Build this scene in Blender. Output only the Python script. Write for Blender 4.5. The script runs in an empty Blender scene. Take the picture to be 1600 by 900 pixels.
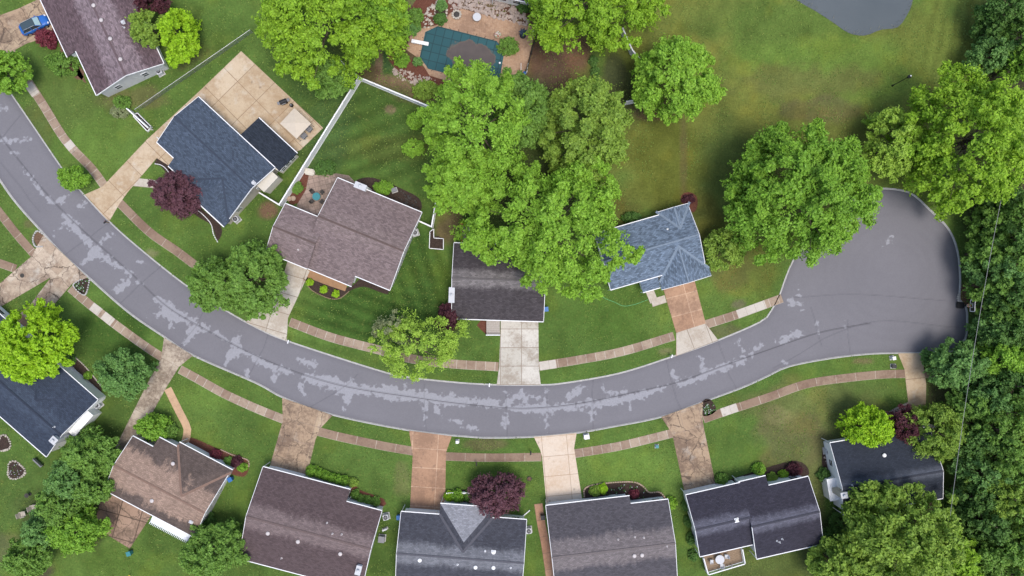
import bpy, bmesh, math, random
import numpy as np
from mathutils import Vector, Matrix
random.seed(7); rng = np.random.default_rng(7)
R = math.radians
S = bpy.context.scene; COL = S.collection
# ---------------------------------------------------------------- camera, light, exposure
CH = 107.0
cam = bpy.data.cameras.new('camera'); co = bpy.data.objects.new('camera', cam); COL.objects.link(co)
co.location = (0, 0, CH); cam.sensor_width = 36; cam.lens = 36*CH/160; cam.clip_end = 3000; cam.clip_start = 1
S.camera = co
W = bpy.data.worlds.new('World'); S.world = W; W.use_nodes = True
nt = W.node_tree; bg = nt.nodes['Background']; sk = nt.nodes.new('ShaderNodeTexSky')
SUN_EL, SUN_AZ = 72.0, 140.0            # azimuth clockwise from north (+Y)
sk.sky_type = 'NISHITA'; sk.sun_disc = False; sk.sun_elevation = R(SUN_EL); sk.sun_rotation = R(SUN_AZ)
sk.air_density = 1.0; sk.dust_density = 3.0; sk.ozone_density = 0.6
nt.links.new(sk.outputs[0], bg.inputs[0]); bg.inputs[1].default_value = 0.135
sl = bpy.data.lights.new('sun', 'SUN'); sl.energy = 1.35; sl.angle = R(24); sl.color = (1, .975, .94)
so = bpy.data.objects.new('sun', sl); COL.objects.link(so)
sd = Vector((math.sin(R(SUN_AZ))*math.cos(R(SUN_EL)), math.cos(R(SUN_AZ))*math.cos(R(SUN_EL)), math.sin(R(SUN_EL))))
so.rotation_euler = sd.to_track_quat('Z', 'Y').to_euler(); so.location = (0, 0, 60)
S.view_settings.view_transform = 'Standard'; S.view_settings.look = 'None'; S.view_settings.gamma = 1
S.view_settings.use_curve_mapping = False; S.view_settings.exposure = 0.68
S.render.engine = 'CYCLES'
try:
    S.cycles.max_bounces = 5; S.cycles.diffuse_bounces = 3; S.cycles.transmission_bounces = 3; S.cycles.transparent_max_bounces = 4
    S.cycles.sample_clamp_indirect = 4
except Exception: pass
# ---------------------------------------------------------------- helpers
def at(px, py, z=0.0):
    """photo pixel -> world position for a point standing z metres above the ground"""
    k = (CH-z)/CH
    return Vector(((px-800)/10*k, (450-py)/10*k, z))
def xy(px, py): return ((px-800)/10, (450-py)/10)
def tag(o, label=None, cat=None, group=None, kind=None):
    if label: o['label'] = label
    if cat: o['category'] = cat
    if group: o['group'] = group
    if kind: o['kind'] = kind
    return o
def empty(name, loc, rz=0, label=None, cat=None, group=None):
    o = bpy.data.objects.new(name, None); COL.objects.link(o); o.location = loc; o.rotation_euler = (0, 0, rz)
    o.empty_display_size = .3
    return tag(o, label, cat, group)
def copy_tree(o, parent=None):
    c = o.copy(); COL.objects.link(c); c.parent = parent
    for ch in list(o.children): copy_tree(ch, c)
    return c
class MB:
    def __init__(s): s.v = []; s.f = []; s.uv = []; s.m = []; s.M = Matrix.Identity(4); s.mi = 0
    def add(s, vs, fs, uvs=None):
        b = len(s.v)
        for p in vs: s.v.append(tuple(s.M @ Vector(p)))
        for k, f in enumerate(fs):
            s.f.append([b+i for i in f]); s.m.append(s.mi)
            s.uv.append(uvs[k] if uvs else [(vs[i][0], vs[i][1]) for i in f])
        return s
    def box(s, c, d, rz=0, rx=0, ry=0, bev=0):
        T = Matrix.Translation(c) @ Matrix.Rotation(rz, 4, 'Z') @ Matrix.Rotation(ry, 4, 'Y') @ Matrix.Rotation(rx, 4, 'X')
        if bev > 0:
            bm = bmesh.new(); bmesh.ops.create_cube(bm, size=1)
            for v in bm.verts: v.co = Vector((v.co.x*d[0], v.co.y*d[1], v.co.z*d[2]))
            bmesh.ops.bevel(bm, geom=list(bm.edges), offset=bev, segments=2, affect='EDGES')
            bm.verts.ensure_lookup_table()
            vs = [tuple(T @ v.co) for v in bm.verts]; fs = [[v.index for v in f.verts] for f in bm.faces]; bm.free()
            return s.add(vs, fs)
        vs = [tuple(T @ Vector((x*d[0]/2, y*d[1]/2, z*d[2]/2))) for x in (-1, 1) for y in (-1, 1) for z in (-1, 1)]
        return s.add(vs, [(0,1,3,2),(4,6,7,5),(0,4,5,1),(2,3,7,6),(0,2,6,4),(1,5,7,3)])
    def tube(s, p0, p1, r0, r1=None, n=8, cap=True):
        r1 = r0 if r1 is None else r1; p0 = Vector(p0); p1 = Vector(p1); d = p1-p0
        if d.length < 1e-6: return s
        q = d.to_track_quat('Z', 'Y'); vs = []
        for p, r in ((p0, r0), (p1, r1)):
            for i in range(n):
                a = 2*math.pi*i/n; vs.append(tuple(p + q @ Vector((r*math.cos(a), r*math.sin(a), 0))))
        fs = [(i, (i+1) % n, n+(i+1) % n, n+i) for i in range(n)]
        if cap: fs += [tuple(range(n-1, -1, -1)), tuple(range(n, 2*n))]
        return s.add(vs, fs)
    def pipe(s, pts, r, n=6):
        for a, b in zip(pts[:-1], pts[1:]): s.tube(a, b, r, r, n)
        return s
    def lathe(s, prof, c=(0,0,0), n=16):
        vs = []; fs = []
        for r, z in prof:
            for i in range(n):
                a = 2*math.pi*i/n; vs.append((c[0]+r*math.cos(a), c[1]+r*math.sin(a), c[2]+z))
        for k in range(len(prof)-1):
            for i in range(n): fs.append((k*n+i, k*n+(i+1) % n, (k+1)*n+(i+1) % n, (k+1)*n+i))
        fs += [tuple(range(n-1, -1, -1)), tuple(range((len(prof)-1)*n, len(prof)*n))]
        return s.add(vs, fs)
    def prism(s, pts, z0, z1, uvf=None):
        n = len(pts); vs = [(p[0], p[1], z0) for p in pts]+[(p[0], p[1], z1) for p in pts]
        a = sum(pts[i][0]*pts[(i+1) % n][1]-pts[(i+1) % n][0]*pts[i][1] for i in range(n))
        if a < 0: vs = vs[:n][::-1]+vs[n:][::-1]
        fs = [tuple(range(n-1, -1, -1)), tuple(range(n, 2*n))]+[(i, (i+1) % n, n+(i+1) % n, n+i) for i in range(n)]
        uvs = [[uvf(vs[i]) for i in f] for f in fs] if uvf else None
        return s.add(vs, fs, uvs)
    def slab(s, pts, t, uvs=None):
        """a face with thickness t below it"""
        n = len(pts); vs = [tuple(p) for p in pts]+[(p[0], p[1], p[2]-t) for p in pts]
        fs = [tuple(range(n)), tuple(range(2*n-1, n-1, -1))]+[(i, n+i, n+(i+1) % n, (i+1) % n) for i in range(n)]
        U = None
        if uvs: U = [[uvs[i % n] for i in f] for f in fs]
        return s.add(vs, fs, U)
    def build(s, name, mat, parent=None, smooth=False):
        me = bpy.data.meshes.new(name); me.from_pydata(s.v, [], s.f)
        ul = me.uv_layers.new(name='UVMap')
        flat = [c for f in s.uv for q in f for c in q]
        ul.data.foreach_set('uv', flat)
        for m in (mat if isinstance(mat, (list, tuple)) else [mat]): me.materials.append(m)
        me.polygons.foreach_set('material_index', s.m)
        if smooth: me.polygons.foreach_set('use_smooth', [True]*len(s.f))
        me.update()
        o = bpy.data.objects.new(name, me); COL.objects.link(o)
        if parent is not None: o.parent = parent
        return o
def smooth_line(pts, step=1.0, closed=False):
    P = [Vector((p[0], p[1])) for p in pts]; out = []; n = len(P)
    rngk = range(n) if closed else range(n-1)
    for i in rngk:
        p0 = P[(i-1) % n] if closed or i > 0 else P[0]*2-P[1]; p1 = P[i]; p2 = P[(i+1) % n]
        p3 = P[(i+2) % n] if closed or i+2 < n else P[-1]*2-P[-2]
        m = max(1, int((p2-p1).length/step))
        for k in range(m):
            t = k/m
            out.append(.5*((2*p1)+(p2-p0)*t+(2*p0-5*p1+4*p2-p3)*t*t+(3*p1-p0-3*p2+p3)*t**3))
    if not closed: out.append(P[-1])
    return [(p.x, p.y) for p in out]
def inside(poly, X, Y):
    r = np.zeros(X.shape, bool); n = len(poly); j = n-1
    for i in range(n):
        xi, yi = poly[i]; xj, yj = poly[j]
        if yi != yj:
            c = ((yi > Y) != (yj > Y)) & (X < (xj-xi)*(Y-yi)/(yj-yi)+xi); r ^= c
        j = i
    return r
def dist_poly(poly, X, Y, closed=True):
    """distance and nearest point"""
    D = np.full(X.shape, 1e9); NX = X.copy(); NY = Y.copy(); n = len(poly)
    for i in range(n if closed else n-1):
        ax, ay = poly[i]; bx, by = poly[(i+1) % n]; dx, dy = bx-ax, by-ay; L = dx*dx+dy*dy+1e-12
        t = np.clip(((X-ax)*dx+(Y-ay)*dy)/L, 0, 1); qx = ax+t*dx; qy = ay+t*dy; d = np.hypot(X-qx, Y-qy)
        m = d < D; D[m] = d[m]; NX[m] = qx[m]; NY[m] = qy[m]
    return D, NX, NY
_lat = rng.random((256, 256))
def vnoise(X, Y, sc, seed=0):
    x = X/sc+seed*17.3; y = Y/sc+seed*9.1; xi = np.floor(x).astype(int); yi = np.floor(y).astype(int)
    fx = x-xi; fy = y-yi; fx = fx*fx*(3-2*fx); fy = fy*fy*(3-2*fy)
    g = lambda a, b: _lat[a % 256, b % 256]
    return (g(xi, yi)*(1-fx)+g(xi+1, yi)*fx)*(1-fy)+(g(xi, yi+1)*(1-fx)+g(xi+1, yi+1)*fx)*fy
def fbm(X, Y, sc, seed=0, o=4):
    r = 0; a = 1; s = 0
    for k in range(o): r = r+a*vnoise(X, Y, sc/2**k, seed+k*3); s += a; a *= .55
    return r/s
def np_mesh(name, V, F, mats, attrs=None, parent=None, smooth=False, n=4):
    me = bpy.data.meshes.new(name); V = np.asarray(V, np.float32); F = np.asarray(F, np.int32)
    me.vertices.add(len(V)); me.vertices.foreach_set('co', V.ravel())
    me.loops.add(F.size); me.loops.foreach_set('vertex_index', F.ravel())
    me.polygons.add(len(F)); me.polygons.foreach_set('loop_start', np.arange(0, F.size, n, dtype=np.int32))
    try: me.polygons.foreach_set('loop_total', np.full(len(F), n, np.int32))
    except Exception: pass
    for m in mats: me.materials.append(m)
    me.update(calc_edges=True)
    for k, (dom, typ, arr) in (attrs or {}).items():
        a = me.attributes.new(k, typ, dom); key = 'color' if 'COLOR' in typ else 'value'
        a.data.foreach_set(key, np.asarray(arr, np.float32).ravel())
    me.polygons.foreach_set('use_smooth', np.full(len(F), smooth))
    o = bpy.data.objects.new(name, me); COL.objects.link(o)
    if parent is not None: o.parent = parent
    return o
# ---------------------------------------------------------------- materials
def mat(name, col, rough=.8, noise=.12, sc=3.0, metal=0, spec=.3, bump=0, alpha=None):
    m = bpy.data.materials.new(name); m.use_nodes = True; n = m.node_tree; b = n.nodes['Principled BSDF']
    b.inputs['Roughness'].default_value = rough; b.inputs['Metallic'].default_value = metal
    b.inputs['Specular IOR Level'].default_value = spec
    tc = n.nodes.new('ShaderNodeTexCoord'); no = n.nodes.new('ShaderNodeTexNoise'); no.inputs['Scale'].default_value = sc
    no.inputs['Detail'].default_value = 6; n.links.new(tc.outputs['Object'], no.inputs['Vector'])
    mx = n.nodes.new('ShaderNodeMix'); mx.data_type = 'RGBA'
    mx.inputs[6].default_value = (*[c*(1-noise*1.6) for c in col], 1); mx.inputs[7].default_value = (*[min(1, c*(1+noise*1.6)) for c in col], 1)
    n.links.new(no.outputs['Fac'], mx.inputs[0]); n.links.new(mx.outputs[2], b.inputs['Base Color'])
    if bump:
        bu = n.nodes.new('ShaderNodeBump'); bu.inputs['Strength'].default_value = bump; bu.inputs['Distance'].default_value = .05
        n.links.new(no.outputs['Fac'], bu.inputs['Height']); n.links.new(bu.outputs[0], b.inputs['Normal'])
    return m
class NG:
    """tiny node graph helper"""
    def __init__(s, m): s.n = m.node_tree.nodes; s.l = m.node_tree.links
    def node(s, t, **k):
        x = s.n.new(t)
        for a, b in k.items():
            if a.startswith('i_'): x.inputs[a[2:].replace('_', ' ')].default_value = b
            else: setattr(x, a, b)
        return x
    def math(s, op, a, b=None, c=None, clamp=False):
        x = s.n.new('ShaderNodeMath'); x.operation = op; x.use_clamp = clamp
        for i, q in enumerate((a, b, c)):
            if q is None: continue
            if isinstance(q, (int, float)): x.inputs[i].default_value = q
            else: s.l.new(q, x.inputs[i])
        return x.outputs[0]
    def mix(s, f, a, b, mode='MIX'):
        x = s.n.new('ShaderNodeMix'); x.data_type = 'RGBA'; x.blend_type = mode
        for i, q in ((0, f), (6, a), (7, b)):
            if isinstance(q, (int, float)): x.inputs[i].default_value = q
            elif isinstance(q, tuple): x.inputs[i].default_value = (*q, 1)
            else: s.l.new(q, x.inputs[i])
        return x.outputs[2]
    def ramp(s, v, a, b): # smoothstep
        x = s.n.new('ShaderNodeMapRange'); x.interpolation_type = 'SMOOTHSTEP'
        x.inputs['From Min'].default_value = a; x.inputs['From Max'].default_value = b; s.l.new(v, x.inputs['Value']); return x.outputs[0]
    def noise(s, vec, sc, det=4, rough=.55, out='Fac'):
        x = s.n.new('ShaderNodeTexNoise'); x.inputs['Scale'].default_value = sc; x.inputs['Detail'].default_value = det
        x.inputs['Roughness'].default_value = rough; s.l.new(vec, x.inputs['Vector']); return x.outputs[out]
def newmat(name, rough=.85, spec=.25):
    m = bpy.data.materials.new(name); m.use_nodes = True; b = m.node_tree.nodes['Principled BSDF']
    b.inputs['Roughness'].default_value = rough; b.inputs['Specular IOR Level'].default_value = spec
    return m, NG(m), b
def roof_mat(name, wet, dry, band=2.2, ragged=1.3, streak=.5, grain=.35, spots=.0, side=0):
    """shingles; the strip along the ridge has dried pale, the rest is still wet"""
    m, g, b = newmat(name, .85, .2); uv = g.node('ShaderNodeUVMap').outputs[0]
    sep = g.node('ShaderNodeSeparateXYZ'); g.l.new(uv, sep.inputs[0]); u, v = sep.outputs[0], sep.outputs[1]
    cb = g.node('ShaderNodeCombineXYZ'); g.l.new(g.math('MULTIPLY', u, 1.1), cb.inputs[0]); g.l.new(g.math('MULTIPLY', v, .35), cb.inputs[1])
    st = g.noise(cb.outputs[0], 1.6, 6, .7); lo = g.noise(uv, .22, 3)
    h = g.math('ADD', g.math('MULTIPLY', g.math('SUBTRACT', st, .5), ragged*1.7), g.math('MULTIPLY', g.math('SUBTRACT', lo, .5), ragged*1.5))
    e = g.math('ADD', g.math('ABSOLUTE', v), h)
    x = g.node('ShaderNodeMapRange'); x.interpolation_type = 'SMOOTHSTEP'; x.inputs['From Min'].default_value = band+.6; x.inputs['From Max'].default_value = band-.6
    g.l.new(e, x.inputs['Value']); c = g.mix(x.outputs[0], wet, dry)
    br = g.node('ShaderNodeTexBrick'); g.l.new(uv, br.inputs['Vector']); br.inputs['Scale'].default_value = 1
    br.inputs['Brick Width'].default_value = .42; br.inputs['Row Height'].default_value = .2; br.inputs['Mortar Size'].default_value = .012
    br.inputs['Color1'].default_value = (1-grain, 1-grain, 1-grain, 1); br.inputs['Color2'].default_value = (1+grain, 1+grain, 1+grain, 1)
    br.inputs['Mortar'].default_value = (.55, .55, .55, 1); br.inputs['Bias'].default_value = 0
    c = g.mix(1.0, c, br.outputs['Color'], 'MULTIPLY')
    cb2 = g.node('ShaderNodeCombineXYZ'); g.l.new(g.math('MULTIPLY', u, .9), cb2.inputs[0]); g.l.new(g.math('MULTIPLY', v, .18), cb2.inputs[1])
    s2 = g.noise(cb2.outputs[0], 1.1, 6, .7); f = g.math('MULTIPLY_ADD', s2, streak, 1-streak*.5)
    n3 = g.noise(uv, 6, 3, .8); f = g.math('MULTIPLY', f, g.math('MULTIPLY_ADD', n3, .7, .65))
    k = g.node('ShaderNodeCombineColor'); [g.l.new(f, k.inputs[i]) for i in range(3)]
    c = g.mix(1.0, c, k.outputs[0], 'MULTIPLY'); g.l.new(c, b.inputs['Base Color'])
    bu = g.node('ShaderNodeBump'); bu.inputs['Strength'].default_value = .5; bu.inputs['Distance'].default_value = .03
    g.l.new(br.outputs['Fac'], bu.inputs['Height']); bu.invert = True; g.l.new(bu.outputs[0], b.inputs['Normal'])
    return m
def concrete_mat(name, a, c2, stain=(.16,.1,.06), amt=.5, bw=3.0, bh=3.0, mort=(.1,.08,.06), msz=.035, pale=.0, crack=.0):
    m, g, b = newmat(name, .85, .2); uv = g.node('ShaderNodeUVMap').outputs[0]; tc = g.node('ShaderNodeTexCoord').outputs['Object']
    br = g.node('ShaderNodeTexBrick'); g.l.new(uv, br.inputs['Vector']); br.inputs['Scale'].default_value = 1; br.offset = 0; br.offset_frequency = 1
    br.inputs['Brick Width'].default_value = bw; br.inputs['Row Height'].default_value = bh; br.inputs['Mortar Size'].default_value = msz
    br.inputs['Mortar Smooth'].default_value = .4
    br.inputs['Color1'].default_value = (*a, 1); br.inputs['Color2'].default_value = (*c2, 1); br.inputs['Mortar'].default_value = (*mort, 1)
    n1 = g.noise(tc, .24, 6, .65); n2 = g.noise(tc, 2.2, 6, .7)
    s = g.math('ADD', g.math('MULTIPLY', n1, .7), g.math('MULTIPLY', n2, .4)); s = g.ramp(s, .47, .66)
    c = g.mix(g.math('MULTIPLY', s, amt), br.outputs['Color'], stain)
    if pale:
        n4 = g.noise(tc, .45, 5, .6); c = g.mix(g.math('MULTIPLY', g.ramp(n4, .55, .72), pale), c, (.55, .52, .45))
    if crack:
        vo = g.node('ShaderNodeTexVoronoi', feature='DISTANCE_TO_EDGE'); vo.inputs['Scale'].default_value = .3
        off = g.node('ShaderNodeVectorMath', operation='MULTIPLY_ADD'); g.l.new(g.noise(tc, .8, 5, .6, 'Color'), off.inputs[0]); off.inputs[1].default_value = (1.6, 1.6, 0); g.l.new(tc, off.inputs[2]); g.l.new(off.outputs[0], vo.inputs['Vector'])
        c = g.mix(g.math('MULTIPLY', g.ramp(vo.outputs['Distance'], .018, .006), crack), c, (.09, .065, .05))
    sp = g.ramp(g.noise(tc, 1.1, 2, .4), .68, .76); c = g.mix(g.math('MULTIPLY', sp, .35), c, (.10, .08, .065))
    n3 = g.noise(tc, 9, 4, .8); f = g.math('MULTIPLY_ADD', n3, .6, .7)
    k = g.node('ShaderNodeCombineColor'); [g.l.new(f, k.inputs[i]) for i in range(3)]
    c = g.mix(1.0, c, k.outputs[0], 'MULTIPLY'); g.l.new(c, b.inputs['Base Color'])
    return m
def bed_mat(name, a, c2, sc=7.0):
    m, g, b = newmat(name, .95, .1); tc = g.node('ShaderNodeTexCoord').outputs['Object']
    n = g.noise(tc, sc, 6, .8); n2 = g.noise(tc, .8, 3); x = g.ramp(n, .35, .68)
    c = g.mix(x, a, c2); c = g.mix(g.math('MULTIPLY', n2, .35), c, tuple(q*.5 for q in a)); g.l.new(c, b.inputs['Base Color'])
    bu = g.node('ShaderNodeBump'); bu.inputs['Strength'].default_value = .8; bu.inputs['Distance'].default_value = .06; g.l.new(n, bu.inputs['Height']); g.l.new(bu.outputs[0], b.inputs['Normal'])
    return m
# grass sheet: colour of the turf comes from an attribute, blades and tufts from fine noise
def ground_mat():
    m, g, b = newmat('turf', .95, .1); at_ = g.node('ShaderNodeAttribute', attribute_name='turf'); tc = g.node('ShaderNodeTexCoord').outputs['Object']
    n1 = g.noise(tc, 3.2, 6, .75); n2 = g.noise(tc, 12, 4, .8); n3 = g.noise(tc, .6, 5, .6)
    f = g.math('MULTIPLY_ADD', n1, 1.5, .25); f = g.math('MULTIPLY', f, g.math('MULTIPLY_ADD', n2, 1.2, .4)); f = g.math('MULTIPLY', f, g.math('MULTIPLY_ADD', n3, .6, .7))
    k = g.node('ShaderNodeCombineColor'); [g.l.new(f, k.inputs[i]) for i in range(3)]
    c = g.mix(1.0, at_.outputs['Color'], k.outputs[0], 'MULTIPLY')
    y = g.ramp(g.noise(tc, 1.7, 6, .75), .52, .74); c = g.mix(g.math('MULTIPLY', y, .42), c, (.22, .22, .06))
    g.l.new(c, b.inputs['Base Color'])
    bu = g.node('ShaderNodeBump'); bu.inputs['Strength'].default_value = .7; bu.inputs['Distance'].default_value = .12; g.l.new(n1, bu.inputs['Height']); g.l.new(bu.outputs[0], b.inputs['Normal'])
    return m
def road_mat():
    m, g, b = newmat('asphalt', .8, .25); tc = g.node('ShaderNodeTexCoord').outputs['Object']
    w = g.node('ShaderNodeAttribute', attribute_name='wear').outputs['Fac']; cr = g.node('ShaderNodeAttribute', attribute_name='crack').outputs['Fac']
    rg = g.node('ShaderNodeAttribute', attribute_name='marks_shade').outputs['Fac']
    n1 = g.noise(tc, .12, 4, .6); n2 = g.noise(tc, 5, 6, .8); n3 = g.noise(tc, 1.2, 5, .7)
    c = g.mix(n1, (.142, .138, .15), (.182, .176, .19))
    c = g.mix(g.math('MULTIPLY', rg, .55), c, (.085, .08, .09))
    edge = g.math('ADD', w, g.math('MULTIPLY', g.math('SUBTRACT', n3, .5), .5)); edge = g.math('ADD', edge, g.math('MULTIPLY', g.math('SUBTRACT', n2, .5), .45))
    c = g.mix(g.math('MULTIPLY', g.ramp(edge, .36, .66), .75), c, g.mix(n2, (.25, .25, .27), (.36, .36, .385)))
    c = g.mix(g.math('MULTIPLY', cr, .75), c, (.05, .046, .052))
    f = g.math('MULTIPLY_ADD', n2, .5, .75); k = g.node('ShaderNodeCombineColor'); [g.l.new(f, k.inputs[i]) for i in range(3)]
    c = g.mix(1.0, c, k.outputs[0], 'MULTIPLY'); g.l.new(c, b.inputs['Base Color'])
    return m
def leaf_mat():
    m = bpy.data.materials.new('leaves'); m.use_nodes = True; g = NG(m); b = m.node_tree.nodes['Principled BSDF']; out = m.node_tree.nodes['Material Output']
    a = g.node('ShaderNodeAttribute', attribute_name='hue').outputs['Color']
    b.inputs['Roughness'].default_value = .55; b.inputs['Specular IOR Level'].default_value = .25; g.l.new(a, b.inputs['Base Color'])
    t = g.node('ShaderNodeBsdfTranslucent'); g.l.new(g.mix(1.0, a, (1.25, 1.2, .6), 'MULTIPLY'), t.inputs['Color'])
    mx = g.node('ShaderNodeMixShader'); mx.inputs[0].default_value = .3; g.l.new(b.outputs[0], mx.inputs[1]); g.l.new(t.outputs[0], mx.inputs[2]); g.l.new(mx.outputs[0], out.inputs['Surface'])
    return m
def water_mat():
    m, g, b = newmat('pond_water', .12, .6); tc = g.node('ShaderNodeTexCoord').outputs['Object']
    n = g.noise(tc, .15, 3); g.l.new(g.mix(n, (.065, .08, .085), (.10, .115, .12)), b.inputs['Base Color'])
    n2 = g.noise(tc, 2.5, 4); bu = g.node('ShaderNodeBump'); bu.inputs['Strength'].default_value = .15; bu.inputs['Distance'].default_value = .05; g.l.new(n2, bu.inputs['Height']); g.l.new(bu.outputs[0], b.inputs['Normal'])
    return m
def cover_mat():
    m, g, b = newmat('pool_cover_fabric', .7, .3); uv = g.node('ShaderNodeUVMap').outputs[0]
    br = g.node('ShaderNodeTexBrick'); br.offset = 0; g.l.new(uv, br.inputs['Vector']); br.inputs['Scale'].default_value = 1
    br.inputs['Brick Width'].default_value = 1.35; br.inputs['Row Height'].default_value = 1.35; br.inputs['Mortar Size'].default_value = .06
    br.inputs['Color1'].default_value = (.02, .078, .09, 1); br.inputs['Color2'].default_value = (.024, .088, .10, 1); br.inputs['Mortar'].default_value = (.014, .045, .052, 1)
    sep = g.node('ShaderNodeSeparateXYZ'); g.l.new(uv, sep.inputs[0])
    dx = g.math('DIVIDE', g.math('SUBTRACT', sep.outputs[0], 7.7), 3.9); dy = g.math('DIVIDE', g.math('SUBTRACT', sep.outputs[1], 1.8), 2.3)
    r = g.math('ADD', g.math('MULTIPLY', dx, dx), g.math('MULTIPLY', dy, dy)); n = g.noise(uv, .7, 5, .6); r = g.math('ADD', r, g.math('MULTIPLY', g.math('SUBTRACT', n, .5), 1.8))
    inn = g.ramp(r, 1.05, .8); rim = g.ramp(r, 1.0, .72)
    c = g.mix(g.math('MULTIPLY', inn, .8), br.outputs['Color'], (.19, .115, .07)); c = g.mix(g.math('MULTIPLY', rim, .85), c, g.mix(n, (.05, .045, .05), (.11, .095, .09))); g.l.new(c, b.inputs['Base Color'])
    return m
M = dict(
 turf=ground_mat(), road=road_mat(), leaf=leaf_mat(), water=water_mat(), cover=cover_mat(),
 kerb=mat('kerb_concrete', (.40, .39, .37), .85, .22, 1.5), white=mat('white_vinyl', (.78, .78, .78), .6, .05), siding=mat('white_siding', (.82, .82, .81), .6, .05),
 cream=mat('cream_siding', (.55, .51, .43), .7, .06), beige=mat('beige_siding', (.42, .38, .31), .7, .08), brick=mat('red_brick', (.27, .14, .1), .9, .25, 8),
 glass=mat('window_glass', (.04, .05, .06), .08, .05, 2, 0, .6), metal=mat('galvanised_metal', (.42, .43, .45), .4, .08, 2, .6), dark=mat('black_plastic', (.02, .02, .022), .5, .1),
 grey=mat('grey_plastic', (.2, .2, .21), .6, .1), ltgrey=mat('pale_grey_plastic', (.5, .51, .53), .6, .06), bark=mat('bark', (.12, .09, .065), .95, .3, 6, bump=.5),
 blue=mat('blue_plastic', (.03, .14, .38), .45, .08), carblue=mat('blue_car_paint', (.02, .12, .42), .42, .04, 1, 0, .4), tyre=mat('tyre_rubber', (.02, .02, .02), .9, .1), rim=mat('alloy', (.5, .5, .52), .3, .05, 3, .8),
 red=mat('red_plastic', (.5, .03, .02), .5, .05), amber=mat('orange_stained_wood', (.48, .18, .05), .7, .15, 4), wood=mat('weathered_wood', (.24, .17, .11), .85, .25, 6), greywood=mat('grey_deck_boards', (.38, .34, .3), .85, .2, 6),
 canvas=mat('beige_canvas', (.52, .45, .36), .85, .06, 2), tan=mat('tan_fabric', (.5, .42, .33), .8, .1), teal=mat('teal_plastic', (.04, .2, .22), .5, .1), vent=mat('vent_metal', (.5, .46, .45), .5, .1),
 stone=mat('pale_stone', (.42, .38, .32), .9, .25, 3, bump=.4), hose=mat('green_rubber', (.12, .4, .16), .5, .05), wire=mat('wire_metal', (.3, .3, .3), .6, .05), iron=mat('iron', (.05, .045, .04), .7, .2),
 paver=mat('brick_edging', (.36, .27, .2), .9, .3, 9), yellow=mat('yellow_plastic', (.7, .5, .05), .6, .05), lamp=mat('headlamp_glass', (.7, .72, .75), .15, .03, 2, 0, .6),
 rock=mat('rock', (.36, .29, .25), .9, .3, 2, bump=.5))
M['bed'] = bed_mat('dark_mulch', (.035, .024, .02), (.085, .06, .048)); M['soil'] = bed_mat('brown_soil', (.12, .07, .045), (.22, .14, .09), 4)
M['redbed'] = bed_mat('red_mulch', (.1, .035, .025), (.2, .09, .06))
# ---------------------------------------------------------------- road outline (pixels of the photo, ground level)
N_EDGE = [(-300,-330),(-160,-110),(-60,40),(15,143),(100,267),(126,298),(170,345),(217,387),(290,445),(350,483),(400,511),(448,532),(587,577),(633,588),(700,596),(767,600.5),(842,601),(883,598),(967,583),(1047,558),(1120,532),(1187,503),(1203,488),(1217,463),(1228,432),(1240,405),(1262,370),(1300,325),(1340,300),(1373,294),(1420,300),(1453,327),(1483,358),(1497,393),(1501,437),(1500,468),(1510,480),(1512,500),(1509,530),(1490,549)]
S_EDGE = [(1490,549),(1440,552),(1367,553),(1300,560),(1233,573),(1200,588),(1160,606),(1100,628),(1033,652),(953,668),(900,677),(833,683),(770,684.5),(733,683),(640,673),(517,648),(443,622),(400,599),(300,555),(258,528),(200,488),(137,433),(97,397),(60,357),(27,320),(0,283),(-60,190),(-160,30),(-260,-130),(-390,-330)]
north = smooth_line([xy(*p) for p in N_EDGE], 1.0); south = smooth_line([xy(*p) for p in S_EDGE], 1.0)
ROAD = north + south[1:]
POND = smooth_line([xy(*p) for p in [(1235,-8),(1277,18),(1303,35),(1327,51),(1352,55),(1377,46),(1403,42),(1418,23),(1427,0),(1430,-40),(1400,-110),(1320,-140),(1230,-110),(1200,-50)]], .8, True)
POOL = [xy(*p) for p in [(685.6,43.3),(666.7,52),(658.4,89),(671,106.7),(771,131),(779,120),(786,81),(774.4,65.5)]]
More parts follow.
